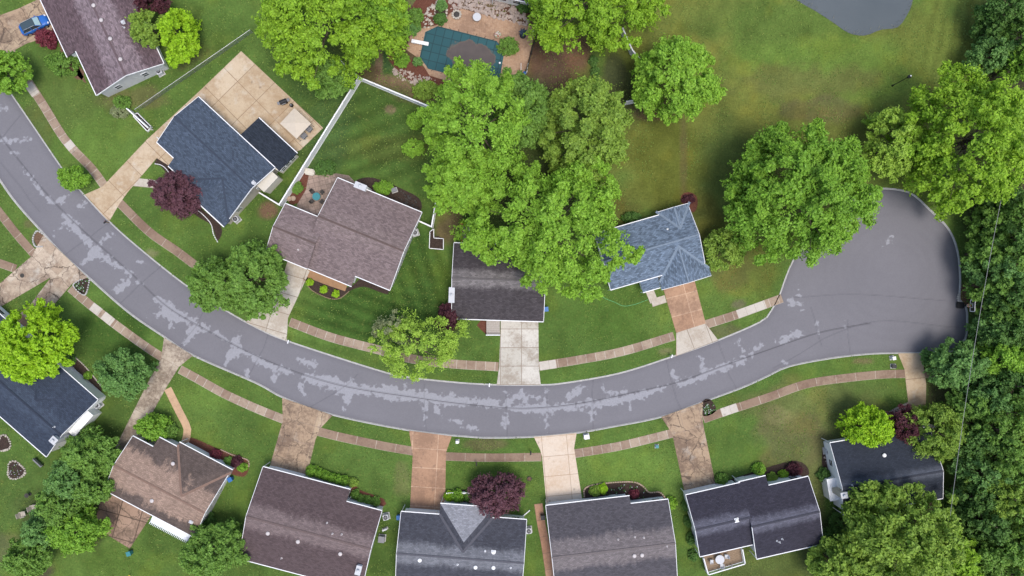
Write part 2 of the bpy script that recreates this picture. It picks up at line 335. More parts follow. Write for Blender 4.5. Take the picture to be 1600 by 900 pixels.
# ---------------------------------------------------------------- turf colours
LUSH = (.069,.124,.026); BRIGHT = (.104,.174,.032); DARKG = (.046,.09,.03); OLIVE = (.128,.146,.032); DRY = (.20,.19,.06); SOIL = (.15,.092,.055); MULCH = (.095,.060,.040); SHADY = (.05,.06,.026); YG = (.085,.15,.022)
BL = [ # px, py, rx, ry, colour, weight, noise
 (1180,150,380,260,OLIVE,.95,.3),(1340,110,210,60,BRIGHT,.85,.35),(1230,50,110,60,BRIGHT,.8,.35),(1470,90,60,120,BRIGHT,.5,.4),(1480,80,90,100,OLIVE,.6,.4),(1200,30,160,40,(.075,.12,.026),.6,.3),(1260,130,120,30,(.12,.115,.04),.6,.6),(1130,270,50,90,(.055,.095,.025),.6,.3),(1040,250,60,70,(.095,.11,.02),.8,.3),(1290,170,60,20,(.11,.09,.05),.5,.6),
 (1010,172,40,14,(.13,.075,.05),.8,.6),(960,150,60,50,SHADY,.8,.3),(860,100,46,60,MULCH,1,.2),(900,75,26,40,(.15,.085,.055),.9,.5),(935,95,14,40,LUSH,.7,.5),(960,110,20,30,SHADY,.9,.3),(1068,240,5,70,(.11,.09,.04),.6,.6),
 (740,60,120,85,(.12,.072,.048),1,.15),(640,60,24,60,(.10,.065,.04),.9,.4),(605,80,26,40,DARKG,1,.3),(592,95,7,36,(.17,.115,.075),.9,.5),(618,128,34,13,(.17,.11,.07),.9,.6),(648,145,34,16,(.17,.105,.07),.9,.6),(570,112,26,14,(.10,.065,.04),.8,.6),(690,130,50,25,MULCH,.9,.5),(700,5,80,18,(.14,.10,.07),.8,.6),(830,15,60,30,(.10,.045,.035),.9,.4),(605,200,70,70,(.045,.085,.018),.7,.3),(590,230,80,20,(.085,.105,.025),.5,.6),
 (610,172,8,6,(.2,.14,.09),.7,.9),(500,180,50,110,DARKG,.6,.3),(455,130,60,60,(.055,.10,.022),.6,.4),(300,85,30,22,(.15,.105,.055),.6,.7),(205,155,60,18,(.13,.11,.05),.6,.7),(330,40,60,40,LUSH,.6,.3),(150,230,60,60,BRIGHT,.5,.5),(100,160,60,50,(.085,.125,.03),.6,.5),(60,190,20,60,(.10,.11,.04),.4,.6),
 (560,490,110,60,(.04,.085,.016),.9,.25),(650,440,50,90,(.042,.09,.018),.8,.3),(700,350,18,40,(.13,.09,.05),.85,.5),(690,320,16,30,OLIVE,.6,.5),(690,430,16,40,(.07,.12,.02),.6,.4),(900,500,60,60,LUSH,.6,.3),(960,480,80,60,(.055,.11,.018),.5,.4),(1150,430,50,50,OLIVE,.6,.5),(1130,430,40,40,(.11,.105,.04),.5,.7),(1155,475,14,10,(.13,.12,.07),.8,.7),(1130,517,30,10,(.12,.11,.06),.6,.8),(1040,548,14,8,(.2,.16,.09),.5,.8),
 (960,335,50,30,(.09,.09,.025),.7,.5),(1100,340,30,40,(.075,.08,.022),.6,.4),(400,410,40,20,(.07,.12,.02),.4,.5),(330,385,50,30,(.06,.11,.02),.5,.5),(250,350,60,40,LUSH,.6,.4),(235,395,12,10,(.2,.17,.10),.5,.9),(490,330,40,40,LUSH,.4,.4),(420,330,16,14,(.16,.09,.06),.9,.4),
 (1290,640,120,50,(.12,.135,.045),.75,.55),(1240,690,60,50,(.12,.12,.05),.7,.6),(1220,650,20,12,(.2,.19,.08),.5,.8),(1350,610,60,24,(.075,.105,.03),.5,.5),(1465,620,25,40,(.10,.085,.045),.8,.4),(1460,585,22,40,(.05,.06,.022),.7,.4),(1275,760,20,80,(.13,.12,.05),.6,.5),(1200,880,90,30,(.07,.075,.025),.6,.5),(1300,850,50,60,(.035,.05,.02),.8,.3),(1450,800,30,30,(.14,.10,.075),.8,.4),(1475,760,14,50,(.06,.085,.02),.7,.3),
 (980,730,80,40,BRIGHT,.7,.35),(760,740,90,30,(.065,.11,.02),.7,.3),(760,695,30,8,(.12,.09,.05),.6,.7),(600,730,70,50,(.075,.13,.028),.7,.5),(630,750,18,40,(.15,.14,.06),.5,.8),(600,860,40,50,(.05,.09,.02),.6,.5),(370,670,60,60,LUSH,.7,.4),(330,620,60,30,BRIGHT,.5,.4),(180,520,70,50,(.04,.085,.016),.8,.3),(200,640,40,60,(.055,.095,.022),.6,.4),(40,800,70,90,(.07,.12,.028),.7,.45),(20,860,30,40,(.12,.11,.06),.5,.6),(200,880,80,30,(.08,.14,.025),.6,.4),(260,830,60,40,LUSH,.6,.5),(90,800,80,30,(.09,.11,.04),.3,.6),(115,560,30,30,LUSH,.6,.4),
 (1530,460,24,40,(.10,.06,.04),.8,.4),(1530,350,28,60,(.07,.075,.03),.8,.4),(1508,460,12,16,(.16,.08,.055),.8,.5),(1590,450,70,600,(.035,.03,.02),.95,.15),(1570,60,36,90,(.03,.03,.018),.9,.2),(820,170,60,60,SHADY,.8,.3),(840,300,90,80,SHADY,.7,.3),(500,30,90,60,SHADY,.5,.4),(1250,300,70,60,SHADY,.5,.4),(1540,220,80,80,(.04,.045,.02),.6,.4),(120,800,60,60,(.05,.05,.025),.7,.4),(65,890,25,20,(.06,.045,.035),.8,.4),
 (60,372,14,12,(.1,.065,.045),.8,.5),(45,350,10,8,(.14,.10,.06),.5,.8),(170,440,14,8,(.16,.12,.07),.5,.8),(500,570,60,8,(.04,.085,.016),.6,.5),(1350,565,20,6,(.17,.12,.07),.6,.7)]
def turf_colour(X, Y):
    n = fbm(X, Y, 14, 1); n2 = fbm(X, Y, 3.2, 5); n3 = fbm(X, Y, 40, 9, 3)
    C = np.empty(X.shape+(3,)); t = np.clip((n-.3)*2, 0, 1)[..., None]
    C[:] = np.array(LUSH)*(1-t)+np.array((.092,.152,.032))*t
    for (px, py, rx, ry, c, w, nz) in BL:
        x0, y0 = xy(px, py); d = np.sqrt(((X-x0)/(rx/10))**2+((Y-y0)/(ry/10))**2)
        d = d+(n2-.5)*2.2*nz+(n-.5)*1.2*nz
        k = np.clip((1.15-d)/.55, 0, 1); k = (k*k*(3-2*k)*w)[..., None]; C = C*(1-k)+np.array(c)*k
    # mown stripes on the dark lawn of the brown roofed house
    x0, y0 = xy(560, 490); k = np.exp(-(((X-x0)/14)**2+((Y-y0)/8)**2)**2)[..., None]; s = np.sin((X*.3+Y*.95+ (n2-.5)*.8)*2*math.pi/1.9)[..., None]
    x1, y1 = xy(650, 410); k2 = np.exp(-(((X-x1)/6)**2+((Y-y1)/11)**2)**2)[..., None]; s2 = np.sin((X*.95+Y*.3+(n2-.5)*.8)*2*math.pi/2.2)[..., None]
    x2, y2 = xy(590, 215); k3 = np.exp(-(((X-x2)/9)**2+((Y-y2)/8)**2)**2)[..., None]; s3 = np.sin((-X*.35+Y*.93+(n2-.5)*.6)*2*math.pi/2.6)[..., None]
    x3, y3 = xy(1510, 60); k4 = np.exp(-(((X-x3)/7)**2+((Y-y3)/14)**2)**2)[..., None]; s4 = np.sin((X*.97-Y*.2)*2*math.pi/1.8)[..., None]
    C = C*(1+.22*k*s+.2*k2*s2+.2*k3*s3+.13*k4*s4)
    C = C*(1+(n2[..., None]-.5)*.6)*(1+(n3[..., None]-.5)*.25)
    y = np.clip((fbm(X, Y, 3.5, 21)-.56)*5, 0, 1)[..., None]*.5; C = C*(1-y)+C*np.array((1.35, 1.12, .9))*y
    return np.clip(C, 0, 1)
def axis(a, step, out):
    core = np.arange(-a, a+1e-6, step); g = a*np.array([1.03,1.08,1.15,1.25,1.4,1.7,2.2,3.2,5,9,14]); g = g[g < out]; g = np.append(g, out)
    return np.concatenate([-g[::-1], core, g])
ax = axis(84, .4, 1200); ay = axis(50, .4, 1200); X, Y = np.meshgrid(ax, ay); Z = np.zeros_like(X)
turf = turf_colour(X, Y)
near = (np.abs(X) < 140) & (np.abs(Y) < 110); xs, ys = X[near], Y[near]
ins = inside(ROAD, xs, ys); d, nx, ny = dist_poly(ROAD, xs, ys); zz = np.zeros_like(xs)
snap = d < .21; xs2 = np.where(snap, nx, xs); ys2 = np.where(snap, ny, ys); zz[ins & ~snap] = -.35
pin = inside(POND, xs, ys); pd, _, _ = dist_poly(POND, xs, ys); zz = np.where(pin, -np.clip(pd*.5+.12, 0, 1.2), np.where(pd < 1.5, -.12*(1-pd/1.5), zz))
pin2 = inside(POOL, xs, ys); pd2, _, _ = dist_poly(POOL, xs, ys); zz = np.where(pin2 & (pd2 > .1), -1.2, zz)
X[near] = xs2; Y[near] = ys2; Z[near] = zz
nyy, nxx = X.shape; idx = np.arange(nyy*nxx).reshape(nyy, nxx)
F = np.stack([idx[:-1, :-1], idx[:-1, 1:], idx[1:, 1:], idx[1:, :-1]], -1).reshape(-1, 4)
col = np.concatenate([turf.reshape(-1, 3), np.ones((nyy*nxx, 1))], 1)
# muddy rim of the pond
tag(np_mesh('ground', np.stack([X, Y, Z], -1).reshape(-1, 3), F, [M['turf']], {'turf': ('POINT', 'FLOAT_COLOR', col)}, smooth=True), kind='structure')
# road surface
WEAR = [[(-10,140,5),(3,172,3),(15,162,2)],[(3,215,6),(15,222,3)],[(15,240,3),(27,237,3)],[(25,220,2),(48,218,2)],[(38,265,2),(62,300,5),(83,318,4)],
 [(97,333,3),(110,350,8),(130,370,7),(150,395,9),(165,405,6),(200,425,5),(215,440,4)],[(108,345,8),(82,367,2)],[(125,322,5),(135,318,4)],[(155,380,3),(175,365,3)],[(90,315,3),(110,302,3)],[(145,395,8),(130,412,3)],[(200,440,10),(180,457,3)],[(205,425,4),(222,445,3)],[(222,409,5),(225,408,4)],
 [(245,465,5),(262,490,9),(300,505,5)],[(262,485,12),(235,495,3)],[(262,495,4),(268,510,2)],[(265,480,8),(290,495,5),(320,520,6)],[(307,510,12),(288,533,3)],[(305,500,5),(325,515,4),(350,530,5),(400,560,6)],[(370,545,14),(352,570,3)],[(372,525,6),(365,540,8)],
 [(400,558,4),(425,575,8),(450,582,6)],[(425,570,3),(428,590,6)],[(470,563,5),(490,570,6)],[(480,590,8),(520,600,12),(550,605,8)],[(490,600,3),(540,612,9),(580,610,11),(640,617,12),(700,625,10),(760,630,9),(800,630,9)],[(545,612,12),(537,638,4)],[(668,610,4),(667,620,8),(662,660,4)],[(632,600,4),(632,615,5)],[(545,600,8),(560,610,8)],[(790,612,5),(795,630,5),(790,665,4)],[(705,657,4),(740,668,4)],[(640,610,3),(600,605,5)],[(680,640,8),(690,650,4)],[(470,603,3),(475,618,2)],
 [(800,638,9),(850,640,10),(900,635,7),(960,627,7),(1000,618,7),(1045,604,5)],[(815,610,5),(820,625,8)],[(850,640,10),(855,668,4)],[(852,610,3),(850,630,6)],[(925,635,6),(925,655,3)],[(890,620,8),(915,605,5)],[(985,620,6),(985,640,3)],[(958,615,4),(975,612,4)],[(942,600,2),(943,615,4)],[(800,620,6),(850,622,5)],
 [(1050,582,3),(1060,597,5)],[(1085,595,4),(1110,582,6),(1140,570,8),(1160,565,7),(1190,540,4)],[(1153,535,4),(1162,550,5),(1155,567,6)],[(1095,560,3),(1100,580,5)],[(1060,600,8),(1085,595,6)],[(1215,535,5),(1250,522,5)],[(1278,507,3),(1280,518,5)],[(1323,507,3),(1325,520,3)],[(1233,470,6),(1240,474,5)],[(1250,478,3),(1254,479,2)],[(1380,385,2),(1397,370,3)],[(1248,450,2),(1250,462,3)],[(385,580,4),(388,588,3)],[(1225,565,2),(1228,568,2)]]
CEN = smooth_line([xy(*p) for p in [(-160,10),(-60,130),(0,213),(60,288),(113,345),(200,423),(262,480),(330,520),(400,556),(470,584),(545,605),(640,620),(720,631),(800,638),(860,636),(920,628),(1000,611),(1060,597),(1130,572),(1200,547),(1280,520),(1360,505)]], 1)
CRX = [[(-10,40+200),(60,330)],[(480,640),(545,600),(560,585)],[(1270,480),(1283,540)],[(1210,575),(1350,505),(1500,512)],[(1240,465),(1340,460),(1480,470)],[(660,600),(665,672)],[(790,605),(792,682)],[(925,592),(927,672)],[(855,603),(856,680)],[(1040,560),(1065,645)],[(1120,535),(1150,608)],[(30,180),(-30,250)],[(170,348),(100,398)],[(250,415),(185,475)],[(330,472),(280,545)],[(420,520),(390,590)],[(1330,555),(1325,500)]]
rs = .16; gx = np.arange(-135, 72, rs); gy = np.arange(-24, 82, rs); GX, GY = np.meshgrid(gx, gy)
keep = inside(ROAD, GX, GY)
sub = np.zeros_like(keep); e = keep.copy()
for sy in (-1, 0, 1):
    for sx in (-1, 0, 1): sub |= np.roll(np.roll(e, sy, 0), sx, 1)
ii, jj = np.nonzero(sub[:-1, :-1]); ids = -np.ones(GX.shape, int)
for a in (0, 1):
    for b_ in (0, 1): ids[ii+a, jj+b_] = 1
use = ids > 0; ids[use] = np.arange(use.sum()); rx_, ry_ = GX[use], GY[use]
F = np.stack([ids[ii, jj], ids[ii, jj+1], ids[ii+1, jj+1], ids[ii+1, jj]], -1)
wear = np.zeros(len(rx_))
for s_ in WEAR:
    for (a, b_) in zip(s_[:-1], s_[1:]):
        A, B = xy(a[0], a[1]), xy(b_[0], b_[1]); wmax = max(a[2], b_[2])/10+1.5
        m = (rx_ > min(A[0], B[0])-wmax) & (rx_ < max(A[0], B[0])+wmax) & (ry_ > min(A[1], B[1])-wmax) & (ry_ < max(A[1], B[1])+wmax)
        if not m.any(): continue
        x, y = rx_[m], ry_[m]; dx, dy = B[0]-A[0], B[1]-A[1]; L = dx*dx+dy*dy+1e-9; t = np.clip(((x-A[0])*dx+(y-A[1])*dy)/L, 0, 1)
        w = (a[2]+(b_[2]-a[2])*t)/10*.8; dd = np.hypot(x-A[0]-t*dx, y-A[1]-t*dy); wear[m] = np.maximum(wear[m], np.clip(.5+(w-dd)/1.3, 0, 1))
crack = np.zeros(len(rx_)); dcn, _, _ = dist_poly(CEN, rx_, ry_, False); crack = np.maximum(crack, np.clip(1.1-dcn/.13, 0, 1))
for c_ in CRX:
    dc, _, _ = dist_poly([(p[0]+(vnoise(np.array([p[0]]), np.array([p[1]]), 1)[0]-.5)*.6, p[1]) for p in smooth_line([xy(*q) for q in c_], 2)], rx_, ry_, False)
    crack = np.maximum(crack, np.clip(.85-dc/.13, 0, 1)*.6)
wear = np.where(wear > 0, wear+(fbm(rx_, ry_, 1.3, 31, 4)-.5)*.95+(fbm(rx_, ry_, .4, 37, 2)-.5)*1.1-.04, 0); wear += np.clip(fbm(rx_, ry_, 2.2, 41, 4)-.70, 0, 1)*2*(dcn < 2.2)
de, _, _ = dist_poly(ROAD, rx_, ry_); marks_shade = np.clip(1-de/1.0, 0, 1)*.6
cxc, cyc = xy(1395, 425); rr = np.hypot(rx_-cxc, (ry_-cyc)); k = np.clip((14-rr)/3, 0, 1)*np.clip((rr-1)/3, 0, 1)
marks_shade += k*(.18+.10*np.sin(rr*4.2+fbm(rx_, ry_, 4, 3)*3))*fbm(rx_, ry_, 7, 8)
xe, ye = xy(1500, 530); marks_shade += np.clip(1-np.hypot((rx_-xe)/6, (ry_-ye)/6), 0, 1)*.45  # tree shade painted into the asphalt colour at this corner
V = np.stack([rx_, ry_, np.full_like(rx_, -.10)], -1)
tag(np_mesh('road', V, F, [M['road']], {'wear': ('POINT', 'FLOAT', wear), 'crack': ('POINT', 'FLOAT', crack), 'marks_shade': ('POINT', 'FLOAT', np.clip(marks_shade, 0, 1))}, smooth=True), kind='structure')
# kerb: a real lip with a rolled front
def strip(name, line, prof, mat_, closed=False):
    mb = MB(); n = len(line); secs = []
    for i in range(n):
        a = line[(i-1) % n] if closed or i > 0 else line[i]; b = line[(i+1) % n] if closed or i < n-1 else line[i]
        d_ = Vector((b[0]-a[0], b[1]-a[1])).normalized(); nn = Vector((-d_.y, d_.x))
        secs.append([(line[i][0]+nn.x*o, line[i][1]+nn.y*o, z) for o, z in prof])
    k = len(prof)
    for i in range(n if closed else n-1):
        s0, s1 = secs[i], secs[(i+1) % n]
        for j in range(k-1): mb.add([s0[j], s1[j], s1[j+1], s0[j+1]], [(0, 1, 2, 3)])
    return tag(mb.build(name, mat_), kind='structure')
strip('kerb', ROAD[::-1] if sum(ROAD[i][0]*ROAD[(i+1) % len(ROAD)][1]-ROAD[(i+1) % len(ROAD)][0]*ROAD[i][1] for i in range(len(ROAD))) < 0 else ROAD, [(-.08,-.3),(-.08,.03),(.06,.03),(.1,-.03),(.18,-.088),(.18,-.3)], M['kerb'], True)
# ---------------------------------------------------------------- paved things
PAVED = []
def ribbon(name, px, w, z, m, t=.06, kind='structure'):
    line = smooth_line([xy(*p) for p in px], 1.0); mb = MB(); s = 0; PAVED.append((line, w/2+.15))
    for i in range(len(line)-1):
        a, b = Vector(line[i]), Vector(line[i+1]); L = (b-a).length
        def nrm(k):
            p = Vector(line[max(0, k-1)]); q = Vector(line[min(len(line)-1, k+1)]); d_ = (q-p).normalized(); return Vector((-d_.y, d_.x))
        n0, n1 = nrm(i)*w/2, nrm(i+1)*w/2
        P = [(a-n0), (b-n1), (b+n1), (a+n0)]
        mb.slab([(p.x, p.y, z) for p in P], t, [(s, 0), (s+L, 0), (s+L, w), (s, w)]); s += L
    o = mb.build(name, m); o['kind'] = kind; return o
def paved(name, px, z, m, dirpx=None, org=None, t=.08, kind='structure', uvrot=None):
    P = [xy(*p) for p in px]; PAVED.append((P, 0)); A = Vector(P[0] if org is None else xy(*org))
    if dirpx: d_ = (Vector(xy(*dirpx[1]))-Vector(xy(*dirpx[0]))).normalized()
    else: d_ = (Vector(P[1])-Vector(P[0])).normalized()
    f = lambda p: ((p[0]-A.x)*d_.x+(p[1]-A.y)*d_.y, -(p[0]-A.x)*d_.y+(p[1]-A.y)*d_.x)
    mb = MB(); mb.prism(P, z-t, z, f); o = mb.build(name, m); o['kind'] = kind; return o
sw1 = concrete_mat('sidewalk_stained', (.27,.195,.14), (.40,.32,.24), (.17,.105,.075), .55, 1.5, 1.6, (.5,.45,.38), .045)
sw2 = concrete_mat('sidewalk_brown', (.245,.17,.12), (.31,.23,.165), (.15,.09,.065), .6, 3.1, 1.6, (.5,.44,.36), .04)
ribbon('sidewalk', [(-10,15),(10,65),(32,108),(67,163),(103,220),(143,263),(163,290)], 1.35, .03, sw1)
ribbon('sidewalk', [(187,317),(233,362),(277,393),(313,420),(360,450),(410,482),(440,498)], 1.35, .03, sw2)
ribbon('sidewalk', [(453,503),(517,527),(597,548),(640,560),(700,568),(779,573)], 1.4, .03, sw1)
ribbon('sidewalk', [(842,572),(900,563),(973,549),(1053,525)], 1.35, .03, sw1)
ribbon('sidewalk', [(1103,507),(1150,492),(1200,474),(1222,466)], 1.35, .03, sw1)
ribbon('sidewalk', [(-10,320),(0,333),(27,367),(56,400)], 1.3, .03, sw2)
ribbon('sidewalk', [(110,450),(143,478),(187,512),(230,543),(256,560)], 1.35, .03, sw1)
ribbon('sidewalk', [(281,577),(307,591),(350,615),(400,638),(445,656)], 1.35, .03, sw1)
ribbon('sidewalk', [(497,674),(533,683),(600,697),(646,705)], 1.35, .03, sw2)
ribbon('sidewalk', [(696,713),(760,715),(846,714)], 1.3, .03, sw2)
ribbon('sidewalk', [(896,709),(940,702),(977,695),(1050,677)], 1.35, .03, sw1)
ribbon('sidewalk', [(1099,655),(1133,643),(1200,621),(1260,600),(1327,590),(1380,585),(1414,584)], 1.3, .03, sw2)
ribbon('sidewalk', [(1442,584),(1458,584),(1480,586)], 1.3, .03, sw2)
ribbon('sidewalk', [(-10,408),(25,420)], 1.3, .03, sw2)
pale_slab = concrete_mat('new_pale_slab', (.50,.46,.40), (.54,.50,.45), (.4,.34,.28), .4, 1.5, 1.6, (.3,.25,.2), .03)
for a_, b_ in (((143,478),(156,488)), ((161,492),(176,504)), ((843,572.3),(869,568.5)), ((1127,645),(1152,636.5)), ((44,131),(56,148)), ((105,222),(113,232)), ((1152,491.5),(1196,475.5))): ribbon('sidewalk_slab', [a_, b_], 1.36, .036, pale_slab, .02)
tanm = concrete_mat('tan_concrete', (.46,.36,.245), (.52,.42,.3), (.30,.19,.10), .55, 4.2, 4.2, (.24,.17,.11), .06, .45)
palem = concrete_mat('pale_concrete', (.47,.42,.35), (.52,.48,.41), (.28,.21,.15), .5, 3.0, 3.4, (.22,.18,.14), .06)
creamm = concrete_mat('cream_concrete', (.58,.48,.38), (.62,.54,.44), (.4,.24,.12), .35, 3.1, 3.9, (.34,.25,.18), .05)
rustm = concrete_mat('rust_stained_concrete', (.36,.215,.135), (.42,.27,.175), (.20,.12,.08), .65, 3.0, 4.0, (.55,.38,.26), .06)
brownm = concrete_mat('brown_stained_concrete', (.35,.25,.165), (.42,.32,.215), (.12,.08,.06), .75, 3.0, 3.0, (.30,.22,.16), .06, .3, .8)
patchm = concrete_mat('patched_concrete', (.38,.29,.21), (.53,.44,.34), (.17,.12,.09), .7, 1.5, 1.5, (.40,.33,.25), .05, .5, .9)
flagm = concrete_mat('flagstone', (.27,.2,.16), (.36,.27,.22), (.13,.1,.08), .7, .9, .7, (.2,.15,.12), .05)
z = .045
paved('driveway', [(-20,32),(0,24),(28,14),(62,-2),(78,-2),(110,50),(85,55),(42,68),(20,80),(-20,76)], z, brownm, ((0,74),(80,30)))
paved('driveway', [(132.5,304),(170.5,346.5),(187,318),(200,300),(245,247),(330,300),(470,234),(505,200),(377,80),(307,147),(230,218),(160,292)], z, tanm, ((160,292),(307,147)))
paved('driveway', [(384,503),(400,511.5),(448,533),(450,497),(484,424),(452,400),(430,470),(400,492)], z, palem, ((448,532),(482,418)))
paved('driveway', [(776,601.5),(845,601.5),(842,575),(841,488),(783,488),(780,573)], z, concrete_mat('grey_concrete', (.45,.42,.36), (.54,.51,.45), (.25,.2,.15), .7, 2.9, 3.3, (.25,.2,.16), .06), ((783,601),(783,503)), (782,601))
paved('driveway', [(1056,556),(1122,531.5),(1103,507),(1083,430),(1033,440),(1057,522)], z, rustm, ((1057,530),(1037,455)))
paved('driveway', [(1057,556.3),(1122.5,531.8),(1102,505.5),(1056.5,520)], z+.004, palem, ((1057,556),(1120,532)))
paved('driveway', [(1403,552.2),(1443,551.6),(1443,577),(1447,600),(1445,700),(1425,720),(1420,640),(1413,577)], z, tanm, ((1413,577),(1420,640)))
paved('driveway', [(1033,651.5),(1098.5,628),(1097,650),(1100,670),(1122,775),(1073,785),(1050,677)], z, patchm if False else brownm, ((1050,677),(1073,772)))
paved('driveway', [(834,682.5),(901,676.5),(897,700),(912,796),(855,800),(847,713),(844,703)], z, creamm, ((847,713),(855,800)), (846,683))
paved('driveway', [(639,672.8),(706,681.5),(697,707),(695,806),(640,806),(645,710)], z, rustm, ((645,710),(640,797)), (644,700))
paved('driveway', [(441,621.5),(520,648.8),(500,670),(493,687),(478,750),(420,735),(442,657)], z, brownm, ((442,657),(425,723)))
paved('driveway', [(256.5,527.5),(301.5,555.5),(280,573),(262,602),(238,645),(210,700),(190,740),(165,730),(205,650),(230,600),(252,560)], z, concrete_mat('grey_brown_concrete', (.42,.35,.27), (.50,.43,.34), (.15,.11,.08), .85, 3.0, 3.2, (.3,.24,.18), .05, .3), ((252,560),(205,650)))
paved('driveway', [(68,367),(137,433.5),(113,443),(87,473),(77,486),(60,505),(30,490),(43,482),(80,433),(0,480),(-15,485),(-15,452),(0,443),(50,400)], z, patchm, ((70,372),(133,433)))
paved('driveway', [(44,478),(79,486),(90,498),(84,510),(60,520),(20,500)], z-.006, rustm, ((43,482),(77,483)))
ribbon('garden_path', [(262,607),(280,643),(293,671),(288,694)], 1.2, .034, concrete_mat('orange_concrete', (.50,.33,.2), (.55,.38,.25), (.3,.19,.12), .5, 8, 3, (.3,.2,.13), .02))
ribbon('garden_path', [(205,284),(225,286),(246,289),(262,300)], 1.3, .034, palem)
paved('patio', [(163,760),(180,735),(240,800),(203,857),(147,823)], .05, patchm if False else concrete_mat('old_patio', (.27,.17,.12), (.34,.235,.17), (.1,.07,.05), .8, 3.6, 3.4, (.09,.06,.045), .09, 0, .8), ((147,823),(163,767)))
paved('patio', [(463,322),(478,297),(483,272),(500,274),(520,270),(545,274),(560,290),(520,352),(495,345)], .05, flagm, ((480,290),(545,273)))
brickwalk = concrete_mat('brick_walk', (.38,.21,.13), (.44,.27,.18), (.2,.12,.08), .6, 2.6, 2.0, (.22,.14,.1), .05)
ribbon('garden_path', [(841,787),(846,820),(852,850),(860,905)], 1.3, .034, brickwalk)
ribbon('garden_path', [(480,424),(510,436),(542,447)], 1.7, .034, concrete_mat('wet_brown_walk', (.33,.19,.1), (.36,.22,.12), (.2,.12,.07), .5, 9, 3, (.3,.2,.13), .02))
ribbon('garden_path', [(1014,452),(1022,472)], 1.3, .034, palem); ribbon('garden_path', [(1018,474),(1030,470),(1040,467)], 1.2, .037, palem)
ribbon('garden_path', [(1422,632),(1400,642),(1384,652)], 1.0, .034, palem)
deckm = concrete_mat('pool_deck', (.38,.24,.15), (.44,.30,.2), (.24,.15,.1), .8, .34, .2, (.33,.21,.14), .02)
pdk = [(642,53),(650,47),(689,38),(704,20),(722,14),(751,22),(800,33),(832,42),(836,51),(822,107),(811,127),(800,140),(740,140),(671,118),(655,92),(635,78)]
def ring_surface(name, outer, inner, z, t, m):
    bm = bmesh.new(); uvl = bm.loops.layers.uv.new('UVMap')
    ov = [bm.verts.new((*p, z)) for p in outer]; iv = [bm.verts.new((*p, z)) for p in inner]
    es = [bm.edges.new((a[i], a[(i+1) % len(a)])) for a in (ov, iv) for i in range(len(a))]
    bmesh.ops.triangle_fill(bm, use_beauty=True, edges=es)
    for f in bm.faces:
        for l in f.loops: l[uvl].uv = (l.vert.co.x, l.vert.co.y)
        if f.normal.z < 0: f.normal_flip()
    me = bpy.data.meshes.new(name); bm.to_mesh(me); bm.free(); me.materials.append(m); o = bpy.data.objects.new(name, me); COL.objects.link(o); o['kind'] = 'structure'; return o
ring_surface('pool_terrace', [xy(*p) for p in pdk], POOL, .06, .1, deckm)
POND_O = MB(); POND_O.prism([(x*1.0, y) for x, y in smooth_line(POND, 2, True)], -.5, -.13); tag(POND_O.build('pond', M['water']), kind='structure')
# garden beds
def bed(px, m='bed', z=.03): PAVED.append(([xy(*p) for p in px], 0)); return tag(MB().prism(smooth_line([xy(*p) for p in px], .6, True), -.1, z).build('garden_bed', M[m]), kind='structure')
bed([(241,256),(256,236),(273,248),(270,262),(262,272),(252,260)]); bed([(262,268),(275,262),(300,312),(345,352),(340,376),(330,352),(308,338),(290,320),(276,300)])
bed([(474,434),(484,430),(540,450),(551,446),(575,430),(609,452),(606,460),(590,455),(568,448),(545,455),(531,466),(515,466),(490,455)], 'bed')
bed([(556,285),(575,277),(600,283),(630,296),(655,310),(658,328),(640,332),(590,310)]); bed([(455,300),(468,275),(480,268),(482,285),(468,316),(452,318)], 'redbed')
bed([(678,370),(692,372),(693,389),(676,388)], 'bed'); bed([(752,500),(763,503),(763,525),(757,520),(745,508)], 'redbed')
bed([(912,775),(914,762),(935,757),(985,754),(1003,760),(1012,770),(1030,770),(1040,780),(1040,788),(985,790),(920,792)])
bed([(1130,755),(1175,738),(1245,720),(1262,745),(1200,765),(1140,770)], 'bed'); bed([(285,690),(300,684),(345,703),(385,718),(385,742),(365,742),(320,715)], 'redbed')
bed([(112,573),(118,558),(135,575),(158,603),(152,622),(120,600)]); bed([(1064,306),(1076,300),(1088,306),(1090,320),(1084,332),(1070,325)], 'redbed')
bed([(540,757),(550,752),(562,765),(600,780),(598,792),(560,785),(542,778)], 'redbed'); bed([(1285,706),(1292,700),(1304,745),(1300,762),(1286,740)], 'bed')
bed([(115,120),(128,125),(132,112),(124,104)], 'soil'); bed([(92,60),(100,95),(118,115),(135,130),(120,100),(108,80)], 'soil'); bed([(130,433),(141,437),(133,461),(115,446)], 'bed'); bed([(1097,628),(1110,624),(1119,642),(1099,650)], 'bed')
bed([(53,372),(60,362),(70,374),(62,388)], 'soil'); bed([(1383,652),(1400,645),(1420,650),(1425,690),(1395,690)], 'redbed'); bed([(1100,742),(1130,738),(1130,720)], 'bed') if False else None
bed([(606,82),(630,60),(650,0),(700,-10),(720,15),(690,36),(645,48),(632,80),(655,100),(690,120),(740,142),(660,135),(620,110)], 'redbed', .02)
bed([(703,790),(760,795),(768,768),(700,768)], 'bed')
